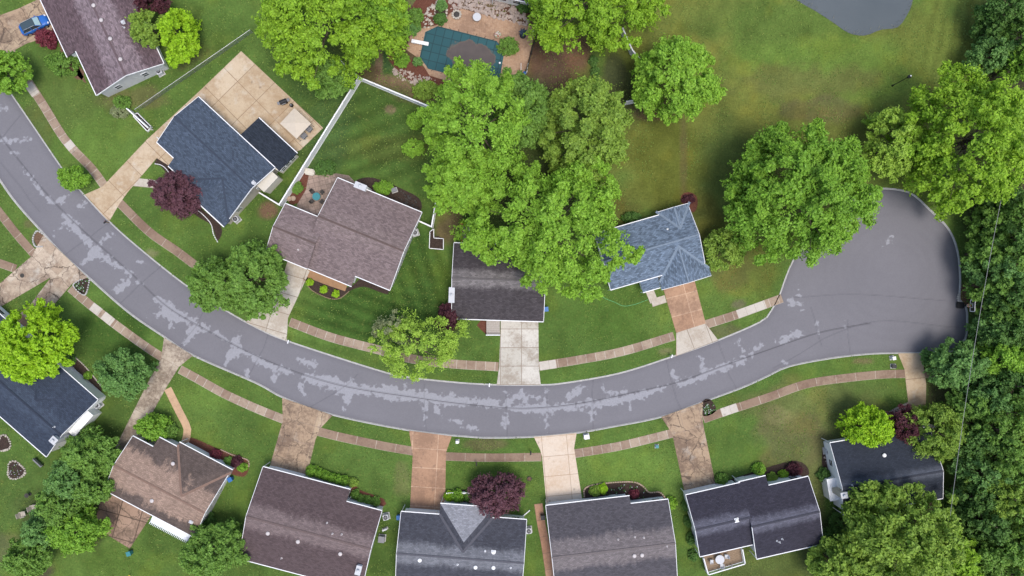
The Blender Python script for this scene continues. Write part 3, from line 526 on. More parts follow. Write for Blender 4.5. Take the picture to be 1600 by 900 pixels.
# ---------------------------------------------------------------- houses
RC = dict(mauve=roof_mat('mauve_shingle', (.115,.08,.088), (.20,.155,.168), 2.6, 1.6), slate=roof_mat('slate_blue_shingle', (.062,.082,.115), (.07,.09,.125), 0, .3, .25, .3),
 darkslate=roof_mat('dark_slate_shingle', (.025,.032,.045), (.03,.036,.05), 0, .3, .3, .3), brown=roof_mat('brown_shingle', (.185,.142,.14), (.20,.155,.15), 1.5, 1.5, .35, .25),
 charcoal=roof_mat('charcoal_shingle', (.06,.052,.056), (.17,.155,.155), 1.2, .9, .8, .25), blue=roof_mat('blue_grey_shingle', (.125,.165,.22), (.125,.165,.22), 0, .1, .12, .4),
 navy=roof_mat('navy_shingle', (.04,.052,.078), (.05,.065,.095), 1.5, 1.5, .5, .2), rust=roof_mat('weathered_tan_shingle', (.105,.08,.07), (.29,.205,.16), 3.1, 2.6, .9, .2),
 umber=roof_mat('umber_shingle', (.092,.066,.068), (.17,.13,.128), 1.7, 1.5, .25, .2), grey=roof_mat('grey_shingle', (.058,.06,.074), (.16,.165,.185), 1.5, 1.2, .8, .2),
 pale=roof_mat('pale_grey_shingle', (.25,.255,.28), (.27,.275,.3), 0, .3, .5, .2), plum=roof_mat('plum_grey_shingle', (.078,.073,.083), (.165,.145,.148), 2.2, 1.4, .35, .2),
 ink=roof_mat('ink_shingle', (.036,.034,.048), (.105,.105,.135), 1.0, .9, .4, .2), night=roof_mat('midnight_shingle', (.03,.036,.05), (.085,.095,.12), .7, .5, .4, .15),
 awning=mat('white_awning', (.75, .77, .8), .4, .03))
CAP = {k: mat('ridge_cap_'+k, c, .9, .2, 5) for k, c in dict(mauve=(.12,.085,.09), slate=(.04,.052,.075), brown=(.11,.078,.07), charcoal=(.11,.1,.1), blue=(.17,.215,.27), navy=(.028,.036,.055), rust=(.2,.13,.1), umber=(.13,.095,.09), grey=(.085,.085,.10), plum=(.14,.12,.12), ink=(.05,.05,.065), night=(.04,.044,.058)).items()}
class House:
    def __init__(s, label, ra, rb, zr, p, roof, wall, cat='house'):
        a, b = at(*ra, zr), at(*rb, zr); s.th = math.atan2(b.y-a.y, b.x-a.x); s.o = a; s.zr = zr; s.p = p
        s.ex = Vector((math.cos(s.th), math.sin(s.th), 0)); s.ey = Vector((-s.ex.y, s.ex.x, 0))
        s.root = empty('house', (a.x, a.y, 0), s.th, label, cat); s.roof = MB(); s.wall = MB(); s.gut = []; s.rm = RC[roof]; s.cap = CAP[roof]; s.wm = M[wall]
        s.main_blocks = []; s.groups = {}; s.ridge(ra, zr)
    def uv(s, P): d = Vector((P.x, P.y, 0))-Vector((s.o.x, s.o.y, 0)); return d.dot(s.ex), d.dot(s.ey)
    def ridge(s, ra, zr, p=None):
        s.vr = s.uv(at(*ra, zr))[1]; s.zr = zr; s.p = p or s.p; s.groups.setdefault((round(s.vr, 2), zr), []); s.key = (round(s.vr, 2), zr)
    def solve(s, px):
        z = 3.0
        for _ in range(8): u, v = s.uv(at(*px, z)); z = s.zr-s.p*abs(v-s.vr)
        return u, v, z
    def z(s, v): return s.zr-s.p*abs(v-s.vr)
    def main(s, A, B, C, u0=None, u1=None, D=None):
        a, b, c = s.solve(A), s.solve(B), s.solve(C); us = sorted((a[0], b[0])); va = (a[1]+b[1])/2; vc = c[1]
        if D: vc = (vc+s.solve(D)[1])/2
        U0, U1 = (us[0] if u0 is None else u0), (us[1] if u1 is None else u1)
        for g_ in s.groups[s.key]:      # blocks of one roof share the rear eave and meet edge to edge
            vc = g_['v0'] if g_['front'] > 0 else g_['v1']
            if abs(U0-g_['u1']) < 1.6: U0 = g_['u1']
            elif abs(U1-g_['u0']) < 1.6: U1 = g_['u0']
        v0, v1 = min(va, vc), max(va, vc); vr = min(max(s.vr, v0+.3), v1-.3)
        sg = 1 if va > vc else -1; bl = dict(u0=U0, u1=U1, v0=v0, v1=v1, vr=vr, front=sg); s.main_blocks.append(dict(bl, zr=s.zr, p=s.p)); s.groups[s.key].append(bl); R_ = s.roof
        for (ve, q) in ((v0, -1), (v1, 1)):
            zr_, ze = s.z(vr), s.z(ve); w = abs(ve-vr); pts = [(U0, ve, ze), (U1, ve, ze), (U1, vr, zr_), (U0, vr, zr_)]; uvs = [(U0, w), (U1, w), (U1, 0), (U0, 0)]
            if q > 0: pts = pts[::-1]; uvs = uvs[::-1]
            R_.slab(pts, .17, uvs); s.gut.append(((U0, ve+q*.06, ze-.06), (U1, ve+q*.06, ze-.06)))
        R_.mi = 2; R_.box(((U0+U1)/2, vr, s.z(vr)+.02), (U1-U0, .26, .04)); R_.mi = 0
        s.wallbox(U0+.3, U1-.3, v0+.45, v1-.45, vr, s.zr, s.p, .2); s.mark = (U0, U1, v0, v1)
        return s
    def wallbox(s, u0, u1, v0, v1, vr, zr, p, dz):
        f = lambda v: zr-p*abs(v-vr)-dz; pr = [(v0, -.1), (v1, -.1), (v1, f(v1)), (vr, f(vr)), (v0, f(v0))]
        vs = [(u0, v, z) for v, z in pr]+[(u1, v, z) for v, z in pr]
        s.wall.add(vs, [(0,4,3,2,1), (5,6,7,8,9), (0,1,6,5), (1,2,7,6), (2,3,8,7), (3,4,9,8), (4,0,5,9)])
    def cross(s, L, Rr, zr, ze=2.75, hip=0, back=None, um=None, mat_hip=None):
        a, b = s.uv(at(*L, ze)), s.uv(at(*Rr, ze)); u0, u1 = sorted((a[0], b[0])); vf = (a[1]+b[1])/2; vb = s.vr if back is None else back
        um = (u0+u1)/2 if um is None else s.uv(at(*um, zr))[0]; d = 1 if vb > vf else -1; vt = vf+d*hip; R_ = s.roof
        vE = s.vr-d*(s.zr-ze)/s.p+d*.25; vB = s.vr-d*max(0, (s.zr-zr))/s.p+d*.25; vb = vB; vt = min(vt, vB-.3) if d > 0 else max(vt, vB+.3)
        if (vE-vf)*d < .1: vE = vf+d*.1
        for ue in (u0, u1):
            w = abs(ue-um); pts = [(ue, vf, ze), (um, vt, zr), (um, vB, zr), (ue, vE, ze)]; uvs = [(vf, w+3), (vt, 3), (vB, 3), (vE, w+3)]
            va_, vb_ = Vector((ue, vE-d*.25, ze+.0)), Vector((um, vB-d*.25, zr+.0)); dd = (vb_-va_); L_ = dd.length; dd.normalize(); sd_ = Vector((0, 1, 0)).cross(dd) if False else dd.cross(Vector((0, 0, 1))).normalized()*.17
            R_.mi = 2; R_.slab([tuple(q_+Vector((0, 0, .05))) for q_ in (va_-sd_, va_+sd_, vb_+sd_, vb_-sd_)][::(1 if sd_.length > 0 else -1)], .08); R_.mi = 0
            if ((ue < um) == (d > 0)): pts = pts[::-1]; uvs = uvs[::-1]
            R_.slab(pts, .15, uvs)
            if not hip: s.gut.append(((ue, vf-d*.012, ze-.1), (um, vf-d*.012, zr-.1), 'rake'))
        if hip:
            pts = [(u0, vf, ze), (u1, vf, ze), (um, vt, zr)]; uvs = [(u0, hip+3), (u1, hip+3), (um, 3)]
            if d < 0: pts = pts[::-1]; uvs = uvs[::-1]
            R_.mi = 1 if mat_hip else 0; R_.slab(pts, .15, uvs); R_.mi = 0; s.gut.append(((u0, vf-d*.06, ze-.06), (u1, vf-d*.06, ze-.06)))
            s.hipmat = mat_hip or getattr(s, 'hipmat', None)
        else: R_.mi = 2; R_.box((um, (vt+vb)/2, zr+.02), (.25, abs(vt-vb), .04)); R_.mi = 0
        w0, w1 = u0+.42, u1-.42; vs = []
        zt = ze-.2; pk = zt if hip else zr-.22-(.0)
        for v in (vf+d*.42, vE-d*.1 if hip else vb-d*.6): vs += [(w0, v, -.1), (w1, v, -.1), (w1, v, zt+.42*0), (um, v, pk), (w0, v, zt)]
        s.wall.add(vs, [(0,1,2,3,4), (9,8,7,6,5), (0,5,6,1), (1,6,7,2), (2,7,8,3), (3,8,9,4), (4,9,5,0)])
        s.mark = (u0, u1, min(vf, vb), max(vf, vb)); s.crossfront = (u0, u1, vf, -d); return s
    def shed(s, A, B, C, zo, zi):
        a, b, c = s.uv(at(*A, zo)), s.uv(at(*B, zo)), s.uv(at(*C, zi)); u0, u1 = sorted((a[0], b[0])); vo = (a[1]+b[1])/2; vi = c[1]; d = 1 if vi > vo else -1; m = MB()
        pts = [(u0, vo, zo), (u1, vo, zo), (u1, vi+d*.3, zi), (u0, vi+d*.3, zi)]; uvs = [(u0, 9), (u1, 9), (u1, 4), (u0, 4)]
        if d < 0: pts = pts[::-1]; uvs = uvs[::-1]
        m.slab(pts, .15, uvs); v0, v1 = sorted((vo+d*.35, vi+d*.5)); zz = lambda v: zo+(zi-zo)*(v-vo)/(vi-vo)-.2
        vs = []
        for u in (u0+.3, u1-.3): vs += [(u, v0, -.1), (u, v1, -.1), (u, v1, zz(v1)), (u, v0, zz(v0))]
        s.wall.add(vs, [(0,3,2,1), (4,5,6,7), (0,1,5,4), (1,2,6,5), (2,3,7,6), (3,0,4,7)])
        s.gut.append(((u0, vo-d*.06, zo-.06), (u1, vo-d*.06, zo-.06))); return m, (u0, u1, vo, vi)
    def child(s, mb, name, m, label=None, parent=None, smooth=False):
        o = mb.build(name, m, parent or s.root, smooth); dz = 0
        if parent is None: 
            o.location = (0, 0, 0)
        if label: o['label'] = label
        return o
    def lw(s, px, z): # local position of a pixel at height z
        u, v = s.uv(at(*px, z)); return u, v
    def window(s, u, v, nrm, w=1.1, h=1.1, z=1.6):
        """nrm: 'u+','u-','v+','v-' outward"""
        ax_, sg = nrm[0], 1 if nrm[1] == '+' else -1; fr = MB(); pn = MB()
        def bx(m, du, dv, dz_, off): 
            c = (u+sg*off, v, z) if ax_ == 'u' else (u, v+sg*off, z); m.box(c, (dv, du, dz_) if ax_ == 'u' else (du, dv, dz_))
        bx(fr, w+.2, .08, h+.2, .02); bx(pn, w, .04, h, .05); f = s.child(fr, 'window', M['white']); bx2 = MB()
        o = pn.build('pane', M['glass'], f); bar = MB(); c = (u+sg*.075, v, z) if ax_ == 'u' else (u, v+sg*.075, z); bar.box(c, (.03, w, .05) if ax_ == 'u' else (w, .03, .05)); bar.build('sash', M['white'], f)
    def wallv(s, u, sg):
        """v of the wall on the front (sg=+1/-1 side) at u"""
        best = None
        for b in s.main_blocks:
            if b['u0']+.3 <= u <= b['u1']-.3:
                v = b['v1']-.45 if sg > 0 else b['v0']+.45
                best = v if best is None else (max(best, v) if sg > 0 else min(best, v))
        return best
    def doors(s, garage=None, entry=None, gw=4.8, side=None, gm='white'):
        fs = s.main_blocks[0]['front'] if side is None else side
        if garage is not None:
            u = s.uv(at(*garage, 1.0))[0]; v = s.wallv(u, fs) 
            if s.cf and s.cf[0]+.4 < u < s.cf[1]-.4: v = s.cf[2]-s.cf[3]*.42
            if v is not None:
                m = MB(); m.box((u, v+fs*.03, 1.12), (gw, .08, 2.24))
                for k in range(4):
                    for j in range(4): m.box((u-gw/2+gw*(j+.5)/4, v+fs*.08, .3+k*.55), (gw/4-.18, .03, .4))
                s.child(m, 'garage_door', M[gm]); s.gspan = (u-gw/2-.4, u+gw/2+.4)
        if entry is not None:
            u = s.uv(at(*entry, 1.0))[0]; v = s.wallv(u, fs)
            if v is not None:
                m = MB(); m.box((u, v+fs*.03, 1.1), (1.15, .08, 2.2)); m.box((u, v+fs*.08, 1.1), (.9, .05, 2.0)); d = s.child(m, 'door', M['white']); h = MB(); h.lathe([(.02, -.04), (.045, 0), (.02, .04)], (u+.34, v+fs*.13, 1.0), 8); h.build('handle', M['metal'], d); s.espan = (u-1, u+1)
    skip = (); cf = None; gspan = (0, 0); espan = (0, 0); flat_gable = ()
    def vent(s, px, kind='vent', dz=0, m='vent', label=None):
        u, v, z = s.solve(px); mb = MB()
        if kind == 'vent': mb.lathe([(.2, -.2), (.2, .12), (.3, .14), (.3, .2), (.2, .28), (.06, .3)], (u, v, z), 12)
        elif kind == 'pipe': mb.lathe([(.17, -.1), (.15, .03), (.06, .06), (.06, .4)], (u, v, z), 10)
        elif kind == 'box': mb.box((u, v, z+.08), (.45, .45, .3), bev=.05); mb.box((u, v, z-.02), (.65, .65, .12))
        s.child(mb, 'roof_vent', M[m], label)
    def chimney(s, px, du, dv, top, m='beige', z=None):
        u, v = s.lw(px, top); mb = MB(); mb.box((u, v, top/2), (du, dv, top)); c = s.child(mb, 'chimney', M[m]); cp = MB(); cp.box((u, v, top+.05), (du+.14, dv+.14, .1)); cp.lathe([(.16, .1), (.16, .35), (.24, .37), (.24, .42), (.1, .5)], (u, v, top), 10); cp.build('chimney_cap', M['ltgrey'], c); return u, v
    def finish(s, wins=True, gmat='white'):
        for k, bs in s.groups.items():
            if len(bs) > 1:
                u0 = min(b['u0'] for b in bs)+.3; u1 = max(b['u1'] for b in bs)-.3; v0 = max(b['v0'] for b in bs)+.47; v1 = min(b['v1'] for b in bs)-.47; s.wallbox(u0, u1, v0, v1, bs[0]['vr'], k[1], s.p, .23)
        for gi, (k, bs) in enumerate(s.groups.items()):
            if not bs: continue
            zf = lambda v: k[1]-s.p*abs(v-bs[0]['vr'])-.1
            for key, pick, e in (('u0', min, -.012), ('u1', max, .012)):
                b = pick(bs, key=lambda q: q[key]); U = b[key]+e
                for ve in (b['v0'], b['v1']):
                    sd__ = 'front' if (ve > b['vr']) == (b['front'] > 0) else 'rear'
                    if (gi, key, sd__) in s.skip: continue
                    s.gut.append(((U, ve, zf(ve)), (U, b['vr'], zf(b['vr'])), 'rake'))
        s.child(s.wall, 'wall', s.wm); ms = [s.rm, RC[s.hipmat] if getattr(s, 'hipmat', None) else s.rm, s.cap]; s.child(s.roof, 'roof', ms)
        for g in s.gut:
            m = MB(); a, b = Vector(g[0]), Vector(g[1]); L = (b-a).length; d = (b-a).normalized()
            if len(g) > 2:
                q = MB(); nx = .035; hh = .1
                side = Vector((.035, 0, 0)) if abs(d.x) < .2 else Vector((0, .035, 0)); up = Vector((0, 0, .11))
                vs = [a-side-up, a+side-up, a+side+up, a-side+up, b-side-up, b+side-up, b+side+up, b-side+up]
                m.add([tuple(v) for v in vs], [(0,1,2,3), (7,6,5,4), (0,4,5,1), (1,5,6,2), (2,6,7,3), (3,7,4,0)]); s.child(m, 'rake_board', M[gmat])
            else:
                m.box(tuple((a+b)/2), (L, .13, .12)); m.box((a.x+.1, a.y, a.z/2), (.08, .08, a.z)); s.child(m, 'gutter', M[gmat])
        if not wins: return s
        for sg in (1, -1):
            us = sorted({round(b['u0'], 1) for b in s.main_blocks}); ua, ub = min(b['u0'] for b in s.main_blocks)+1.6, max(b['u1'] for b in s.main_blocks)-1.6
            n = max(2, int((ub-ua)/3.4)); fs = s.main_blocks[0]['front']
            for i in range(n+1):
                u = ua+(ub-ua)*i/n; v = s.wallv(u, sg)
                if v is None or s.wallv(u-.7, sg) != v or s.wallv(u+.7, sg) != v: continue
                if sg == fs and (s.gspan[0]-.6 < u < s.gspan[1]+.6 or s.espan[0] < u < s.espan[1]): continue
                if s.cf and s.cf[3] == sg and s.cf[0]-.7 < u < s.cf[1]+.7: continue
                s.window(u, v, 'v+' if sg > 0 else 'v-')
        b = s.main_blocks; lo = min(b, key=lambda q: q['u0']); hi = max(b, key=lambda q: q['u1'])
        for blk, sg, uu in ((lo, -1, lo['u0']+.3), (hi, 1, hi['u1']-.3)):
            for f in (.28, .68):
                v = blk['v0']+(blk['v1']-blk['v0'])*f; s.window(uu, v, 'u+' if sg > 0 else 'u-', .9, .9)
        return s
P_ = .28
# H1 mauve, top left
h = House('long mauve shingled house with a dried pale strip, beside the blue car and its driveway', (141,0), (197,120), 4.3, P_, 'mauve', 'siding')
h.main((39,-50), (106,88.5), (252,97), D=(222,22)); e = h.mark
h.main((118,82), (152,148), (252,97)); h.doors((70,15), (112,98)); 
for p in ((147,9),(159,32),(173,61),(189,93)): h.vent(p, 'vent', m='vent')
h.vent((192,35), 'box', m='ltgrey'); h.vent((194,43), 'pipe', m='ltgrey'); h.finish()
# H2 slate with rear wing
h = House('slate blue shingled house with a dark lower wing, beside the tan driveway and patio', (273,183), (394,295), 4.3, P_, 'slate', 'cream')
h.main((245,222), (271.5,246.5), (430,261), D=(310,153)); h.main((262.5,259.3), (284.7,278.5), (430,261), D=(310,153)); h.main((278,289.5), (350,352.7), (430,261), D=(310,153))
h.cross((279,289.5), (351,353.5), 3.75, 2.5, hip=3.4, back=None); h.cf = h.crossfront
m_, q = h.shed((404,184), (464.5,239.5), (378,209), 2.35, 2.95); h.child(m_, 'wing_roof', RC['darkslate'], 'dark low roof over the rear wing')
h.doors((256,235), (273,262), 3.2); h.vent((396,286), 'box', m='ltgrey')
u, v = h.lw((416,281), 2.4); mb = MB(); mb.box((u+.4, v, 1.3), (1.3, 3.0, 2.6)); mb.box((u+.4, v, 2.63), (1.45, 3.15, .06)); h.child(mb, 'side_bay', M['cream'])
for k in range(3): u, v = h.lw((438+k*8, 259-k*7), 1.5); h.window(q[1]-.3, v, 'u+', .8, 1.0, 1.35)
h.finish()
# H3 brown
h = House('brown shingled house with round flagstone patio behind and three yellow shrubs in front', (498,338), (626.4,390.7), 4.7, P_, 'brown', 'siding')
h.main((472,416), (549.4,446.9), (532,281), D=(655.7,329.6)); h.main((549.4,428.5), (609.3,453.5), (655.7,329.6)); h.ridge((429.6,355), 4.35); h.main((415,393), (480,420), (446.7,319.8), D=(490,335))
h.skip = ((0,'u0','front'),(1,'u1','front'),(1,'u1','rear')); h.doors((470,418), (520,440)); h.chimney((563,291), 1.7, .8, 4.0, 'white'); h.vent((466,390), 'pipe'); h.finish()
# H4 charcoal
h = House('charcoal shingled house half covered by the tall green trees, behind the grey driveway', (709,434.4), (851,439), 4.5, P_, 'charcoal', 'siding')
h.main((705.6,498.2), (849.3,501.8), (708.4,380), D=(850,384)); h.doors((812,500), (771,500), 4.8); h.chimney((705.8,461), .75, 2.2, 4.0, 'ltgrey'); h.finish()
# H5 blue grey
h = House('blue grey shingled house with cross gables front and rear', (945.3,408.7), (1096.9,365), 4.3, .3, 'blue', 'siding')
h.main((954.4,455.1), (1101,408), (989.6,347.5), D=(1081,322)); h.cross((1034,453), (1111.6,430.4), 4.05, 2.7, um=(1076.2,441)); h.cf = h.crossfront; h.cross((1025.5,333), (1077.5,316), 3.8, 2.75, um=(1053.4,323.2))
m_, q = h.shed((1004.4,455.8), (1032,450), (1003,440), 2.5, 2.75); h.child(m_, 'porch_roof', RC['blue'])
h.doors((1072,441), (1018,452)); h.vent((1043,358), 'pipe', m='white'); h.finish()
# H6 navy west
h = House('navy shingled house partly under the bright round tree at the left edge', (0,596.7), (96.7,681.1), 4.7, .27, 'navy', 'siding')
h.main((-50,448.5), (153.3,624.4), (72.2,713.3)); h.cross((52,538), (153.5,626), 4.35, 2.6, hip=4.2)
h.doors(None, (130,600)); h.chimney((84,688), .9, .9, 5.3, 'ltgrey'); h.vent((85,667), 'pipe', m='ltgrey')
u, v = h.lw((121,663), 2.3); mb = MB(); mb.box((h.mark[1]+.1, v+.5, 1.2), (1.3, 4.2, 2.4)); mb.box((h.mark[1]+.1, v+.5, 2.44), (1.5, 4.4, .07)); h.child(mb, 'side_bay', M['siding'])
h.finish()
# H7 weathered tan
h = House('weathered tan and brown shingled house with a white awning over the back edge', (178.5,727.2), (319.2,801.2), 4.4, P_, 'rust', 'siding')
h.main((207.2,681.5), (239.2,698), (162.2,765.5), D=(302.9,838.5)); h.main((249.2,683.3), (274.9,697.3), (162.2,765.5), D=(302.9,838.5)); h.main((281,700), (357,741), (162.2,765.5), D=(302.9,838.5))
h.cross((280,691), (363.3,734.7), 4.25, 2.6, hip=3.6); h.cf = h.crossfront; h.doors((190,700), None, 4.4)
for p, k in (((238,782),'vent'), ((271,724),'vent'), ((299,815),'box')): h.vent(p, k, m='ltgrey' if k == 'box' else 'vent')
m_, q = h.shed((234.5,815.2), (292.8,846.7), (298.7,838.5), 2.35, 2.6); h.wall.v = h.wall.v[:-8]; h.wall.f = h.wall.f[:-6]; h.wall.uv = h.wall.uv[:-6]; h.wall.m = h.wall.m[:-6]; h.gut.pop()
for i in range(24):
    u = q[0]+(q[1]-q[0])*(i+.5)/24; m_.box((u, (q[2]+q[3])/2, 2.52), (.09, abs(q[2]-q[3])+.3, .05), rx=-math.atan2(.25, abs(q[3]-q[2])))
for u in (q[0]+.1, q[1]-.1): m_.box((u, q[2]+.1, 1.15), (.08, .08, 2.3))
h.child(m_, 'awning', RC['awning'], 'white ribbed metal awning'); h.finish()
# H8 umber
h = House('large umber shingled house with a row of round hedge balls along its front', (383.3,806.7), (579,858), 4.8, P_, 'umber', 'siding')
h.main((411.1,728.4), (546.7,766.2), (367.8,871.1)); h.main((541.6,783.3), (596.7,798.9), (367.8,871.1)); h.doors((450,745), (540,770), 5.0)
for p, k in (((419,833),'vent'), ((466,846),'vent'), ((532,865),'vent'), ((511,817),'pipe'), ((519.5,834),'pipe'), ((534,835),'pipe'), ((440,872),'pipe')): h.vent(p, k)
h.chimney((560,891), .7, 1.3, 4.6, 'white'); h.finish()
# H9 grey
h = House('grey shingled house with a pale triangular front roof face beside the purple tree', (621,865), (820,880), 4.8, P_, 'grey', 'siding')
h.main((626.6,800), (688,803.6), (613,940)); h.main((684,805), (776,808), (613,940)); h.main((769.6,808), (823,812.4), (613,940))
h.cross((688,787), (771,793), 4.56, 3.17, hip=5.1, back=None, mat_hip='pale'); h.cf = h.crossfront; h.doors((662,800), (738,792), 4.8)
for p, k in (((656,875),'vent'), ((715,882),'pipe'), ((743,886),'vent'), ((771,886.5),'vent'), ((798,887),'pipe'), ((758,861),'pipe'), ((771,863),'box')): h.vent(p, k, m='white')
h.finish()
# H10 plum grey
h = House('plum grey shingled house with a curved flower bed at its front', (862.7,871.5), (1056.4,849), 4.8, P_, 'plum', 'siding')
h.main((852.9,791.6), (983.5,773.5), (872,950)); h.main((980,787.5), (1044,780.5), (872,950)); h.doors((882,788), (958,778), 4.8)
h.cross((1005,930), (1068,922), 4.6, 2.9, um=(1035,890)) if False else None
for p, k in (((992,839),'pipe'), ((1006,840),'pipe'), ((991,868),'vent'), ((1003,867),'vent'), ((1042,853),'pipe'), ((966,843),'pipe')): h.vent(p, k)
h.finish()
# H11 ink
h = House('ink dark shingled house with a white railed deck in its rear corner', (1087,828.2), (1149,814), 4.7, P_, 'ink', 'siding')
h.main((1071.7,775), (1156,753), (1096.4,868.8), D=(1156.6,855.2)); h.ridge((1155.5,828), 5.05); h.main((1154,753.5), (1196.3,743.4), (1161.9,879.5), D=(1289.2,847.2)); h.main((1190,762), (1262.8,743.8), (1161.9,879.5), D=(1289.2,847.2))
h.skip = ((0,'u1','front'),(0,'u1','rear'),(1,'u0','front')); h.doors((1095,765), (1160,750), 5.0); h.vent((1151,812.8), 'box', m='white', label='white square roof vent')
for p in ((1214,845),(1218,847),(1222,842)): h.vent(p, 'pipe', m='ltgrey')
h.finish()
# H12 midnight
h = House('midnight blue shingled house under the lime tree, beside the wooded edge', (1314.3,762.5), (1464.5,737.8), 4.8, P_, 'night', 'siding')
h.main((1296.7,692), (1452,667), (1316.2,803.3), D=(1464,781)); h.doors((1435,675), (1375,690), 4.6)
h.chimney((1319,774), .9, .8, 5.2, 'beige'); h.vent((1381,711), 'vent', m='white'); h.vent((1331.5,758.5), 'pipe', m='ltgrey')
u, v = h.lw((1300,765), 2.2); mb = MB(); mb.box((h.mark[0]-.2, v, 1.1), (1.6, 3.2, 2.2)); mb.box((h.mark[0]-.2, v, 2.24), (1.8, 3.4, .07)); h.child(mb, 'side_bay', M['siding'])
h.finish()
# H13 at the top edge
h = House('pale house mostly beyond the top edge, above the pool terrace', (770,-62), (860,-42), 4.6, P_, 'plum', 'siding')
h.main((768,-9), (845,8), (780,-130)); h.finish()
# ---------------------------------------------------------------- trees
PAL = dict( # leaf colours, young and old
 bright=[(.23,.39,.040),(.14,.28,.040),(.32,.47,.05)], yellow=[(.27,.42,.030),(.15,.28,.030),(.42,.55,.04)], green=[(.18,.30,.052),(.12,.22,.045),(.27,.40,.07)],
 dark=[(.11,.205,.045),(.07,.145,.036),(.18,.29,.06)], olive=[(.24,.35,.050),(.14,.22,.042),(.44,.53,.08)], lime=[(.35,.53,.022),(.25,.43,.020),(.46,.60,.03)],
 fresh=[(.27,.44,.045),(.18,.34,.042),(.38,.53,.06)], purple=[(.15,.065,.085),(.11,.05,.07),(.20,.09,.11)], maroon=[(.10,.032,.045),(.07,.025,.035),(.14,.045,.055)], redmaple=[(.21,.045,.065),(.15,.035,.05),(.27,.055,.075)],
 grey=[(.26,.30,.15),(.20,.24,.12),(.32,.36,.18)], teal=[(.17,.30,.08),(.12,.23,.065),(.24,.38,.10)])
for k_ in ('bright', 'yellow', 'green', 'dark', 'olive', 'fresh', 'teal', 'lime'): PAL[k_] = [(c[0]*.9, c[1]*1.02, c[2]) for c in PAL[k_]]
PAL['wisp'] = [(.32,.50,.065), (.24,.40,.055), (.42,.58,.09)]
def leaf_cloud(C, cr, cz, outc, leaf, sub, per, pal, r, up=.55, hv=.28):
    """C: clump centres (n,3) ; leaves in small sprays over each clump's surface"""
    n = len(C); m = sub
    d = r.normal(size=(n, m, 3)); d[..., 2] = d[..., 2]*.8+.35; d /= np.linalg.norm(d, axis=-1, keepdims=True)
    rad = (.55+.55*r.random((n, m, 1))); S_ = C[:, None, :]+d*rad*np.stack([cr, cr, cz], -1)[:, None, :]
    od = C-outc; od /= np.linalg.norm(od, axis=-1, keepdims=True)+1e-6
    oh = od.copy(); oh[:, 2] = 0; oh /= np.linalg.norm(oh, axis=-1, keepdims=True)+1e-6
    ax_ = d*.6+oh[:, None, :]*.7+r.normal(size=d.shape)*.35; ax_ /= np.linalg.norm(ax_, axis=-1, keepdims=True)
    L = S_[:, :, None, :]+r.normal(size=(n, m, per, 3))*np.array([.13, .13, .09])*(cr[:, None, None, None]*.75+.22)+ax_[:, :, None, :]*(r.random((n, m, per, 1))-.35)*(cr[:, None, None, None]*.75+.2)
    nr = d[:, :, None, :]*.7+od[:, None, None, :]*.25+np.array([0, 0, up])+r.normal(size=L.shape)*.55
    nr = nr.reshape(-1, 3); nr /= np.linalg.norm(nr, axis=-1, keepdims=True); P = L.reshape(-1, 3)
    t = np.cross(nr, r.normal(size=P.shape)); t /= np.linalg.norm(t, axis=-1, keepdims=True)+1e-9; b = np.cross(nr, t)
    s = (leaf*(.65+.7*r.random((len(P), 1)))); t = t*s; b = b*s*.55
    V = np.stack([P-t, P-b, P+t, P+b], 1).reshape(-1, 3)
    pal = np.array(pal); tone_c = r.random((n, 1, 1, 1)); tone_s = r.random((n, m, 1, 1)); tone_l = r.random((n, m, per, 1))
    q = tone_c*.35+tone_s*.3+tone_l*.35; col = pal[1]*(1-q)+pal[2]*q; col = col*.5+pal[0]*.5; col = col*(1+hv*(r.random((n, m, per, 1))-.5)*2)
    return V, np.clip(col.reshape(-1, 3), 0, 1)
def limbs(mb, base, top, C, r0, k, r, fork=.35):
    mb.tube(base, (base[0]*.4+top[0]*.6, base[1]*.4+top[1]*.6, base[2]*.45+top[2]*.55), r0, r0*.6, 9)
    mid = Vector((base[0]*.4+top[0]*.6, base[1]*.4+top[1]*.6, base[2]*.45+top[2]*.55)); mb.tube(mid, top, r0*.6, r0*.15, 7)
    if len(C) == 0: return
    for i in r.choice(len(C), min(k, len(C)), replace=False):
        e = Vector(C[i]); f = fork+r.random()*.4; s = Vector(base).lerp(Vector(top), f); j = s.lerp(e, .5)+Vector((r.normal()*.3, r.normal()*.3, .3)); w = r0*.38*(1-f*.5)
        mb.tube(s, j, w, w*.6, 6); mb.tube(j, e, w*.6, w*.15, 5)
